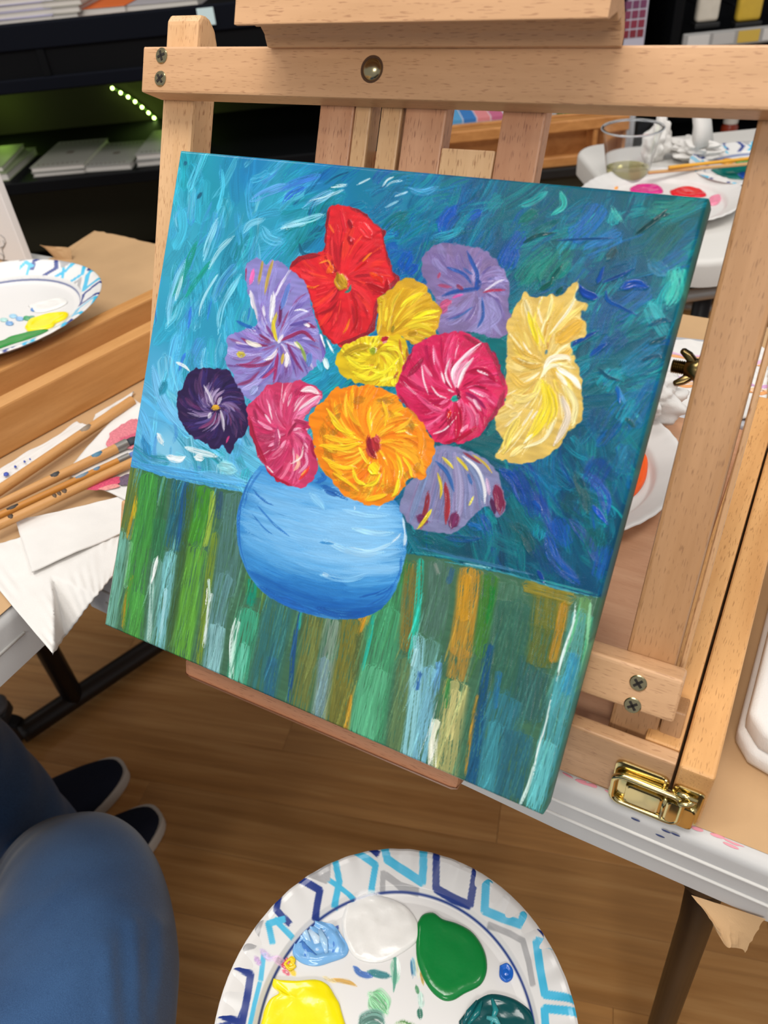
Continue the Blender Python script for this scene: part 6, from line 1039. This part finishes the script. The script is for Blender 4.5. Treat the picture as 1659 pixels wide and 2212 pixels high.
def fold(bm, px, wdt, h):
    """press a crease or ridge of cloth into the leg, along a line on its upper side"""
    P = Painter.spline(np.array(px, float), 8)
    for v in bm.verts:
        q = R.T @ (np.array(v.co)-(0, 0, CZ))
        if q[2] < .05: continue
        x, y = W/2+FPX*q[0]/q[2], H/2+FPX*q[1]/q[2]; d = np.min(np.hypot(P[:, 0]-x, P[:, 1]-y))
        if d < wdt*3: v.co += Vector(-np.array(v.co)+(0, 0, CZ)).normalized()*h*math.exp(-(d/wdt)**2)
for px, wd, h in (([(232,2030),(238,2100),(246,2260)], 13, .005), ([(262,2010),(268,2090),(276,2260)], 13, -.005), ([(292,1995),(296,2080),(300,2260)], 12, .005), ([(318,2040),(322,2120),(318,2260)], 12, -.004), ([(345,1990),(352,2060),(330,2200)], 12, .004), ([(398,1985),(375,1992),(352,2000)], 10, .005), ([(90,1990),(110,1940),(150,1900)], 14, .002)): fold(lg2, px, wd, h)
pel = bmesh.new(); bmesh.ops.create_icosphere(pel, subdivisions=4, radius=1, matrix=Matrix.Translation((-.30, -.33, z0-.60)) @ Matrix.Diagonal((.21, .13, .115, 1)))
jo = obj('jeans', merge(lg1, lg2, pel), DEN, pn, None, True)
md = jo.modifiers.new('fuse', 'REMESH'); md.mode = 'VOXEL'; md.voxel_size = .0042; md.use_smooth_shade = True; m2 = jo.modifiers.new('relax', 'SMOOTH'); m2.iterations = 2; m2.factor = .5
NAVYC = plain('navy_canvas_shoe', '#1b2030', .85, 0, .2, .1, 400, .3, 1500, .0004); SOLE = plain('white_rubber_sole', '#cfcac0', .6); SOCK = plain('dark_sock', '#15161c', .9)
def shoe(toe, d, ankle):
    d = np.array([d[0], d[1], 0.])/np.hypot(*d[:2]); s = np.array([d[1], -d[0], 0]); L = .285; heel = np.array([toe[0], toe[1], 0])-d*L
    def outline(t): return .054*math.sin(math.pi*min(1, max(0, t))**.92)**.36*(.84+.16*min(1, max(0, t)/.55))
    n = 26; sp = [(t, outline(t)) for t in (.5-.5*math.cos(math.pi*i/n) for i in range(n+1))]
    ring = [(t, wd) for t, wd in sp]+[(t, -wd) for t, wd in sp[::-1][1:-1]]
    bm = bmesh.new(); rows = []
    for z, k in ((.0015, .96), (.004, 1.0), (.024, 1.0), (.027, .98), (.027, .9)): rows.append([bm.verts.new(heel+d*L*(.5+(t-.5)*(1 if k >= .98 else k+.03))+s*wd*k+np.array([0, 0, z])) for t, wd in ring])
    for a, b in zip(rows, rows[1:]):
        for i in range(len(ring)): bm.faces.new((a[i], a[(i+1) % len(ring)], b[(i+1) % len(ring)], b[i]))
    bm.faces.new(rows[0][::-1]); bm.faces.new(rows[-1])
    up = bmesh.new(); rows = []
    top = lambda t: .082 if t < .45 else .082-.045*((t-.45)/.55)**1.1
    for q in np.linspace(0, 1, 12):
        row = []
        for t, wd in ring:
            a = q*math.pi/2; zz = .024+(top(t)-.024)*math.sin(a); kk = math.cos(a)**.7*.97+.001; tt = .5+(t-.5)*(.975-.10*q); row.append(up.verts.new(heel+d*L*tt+s*wd*kk+np.array([0, 0, zz])))
        rows.append(row)
    for a, b in zip(rows, rows[1:]):
        for i in range(len(ring)): up.faces.new((a[i], a[(i+1) % len(ring)], b[(i+1) % len(ring)], b[i]))
    up.faces.new(rows[-1]); bmesh.ops.remove_doubles(up, verts=up.verts[:], dist=.0008)
    o = obj('shoe', up, NAVYC, pn, None, True); sub('sole', bm, SOLE, o, 'auto')
    sub('sock', tube([heel+d*L*.27+np.array([0, 0, .06]), np.array(ankle)], [.044, .040], 20), SOCK, o, True)
    e = [heel+d*L*(.60)+s*q*.040+np.array([0, 0, top(.6)-.002-.35*q*q*.05]) for q in np.linspace(-1, 1, 9)]
shoe(onz(268, 1650, .02)[:2], (.30, .95), (-.815, .19, CZ-1.03)); shoe(onz(344, 1752, .02)[:2], (.26, .96), (-.745, .15, CZ-1.03))
build_canvas(800)
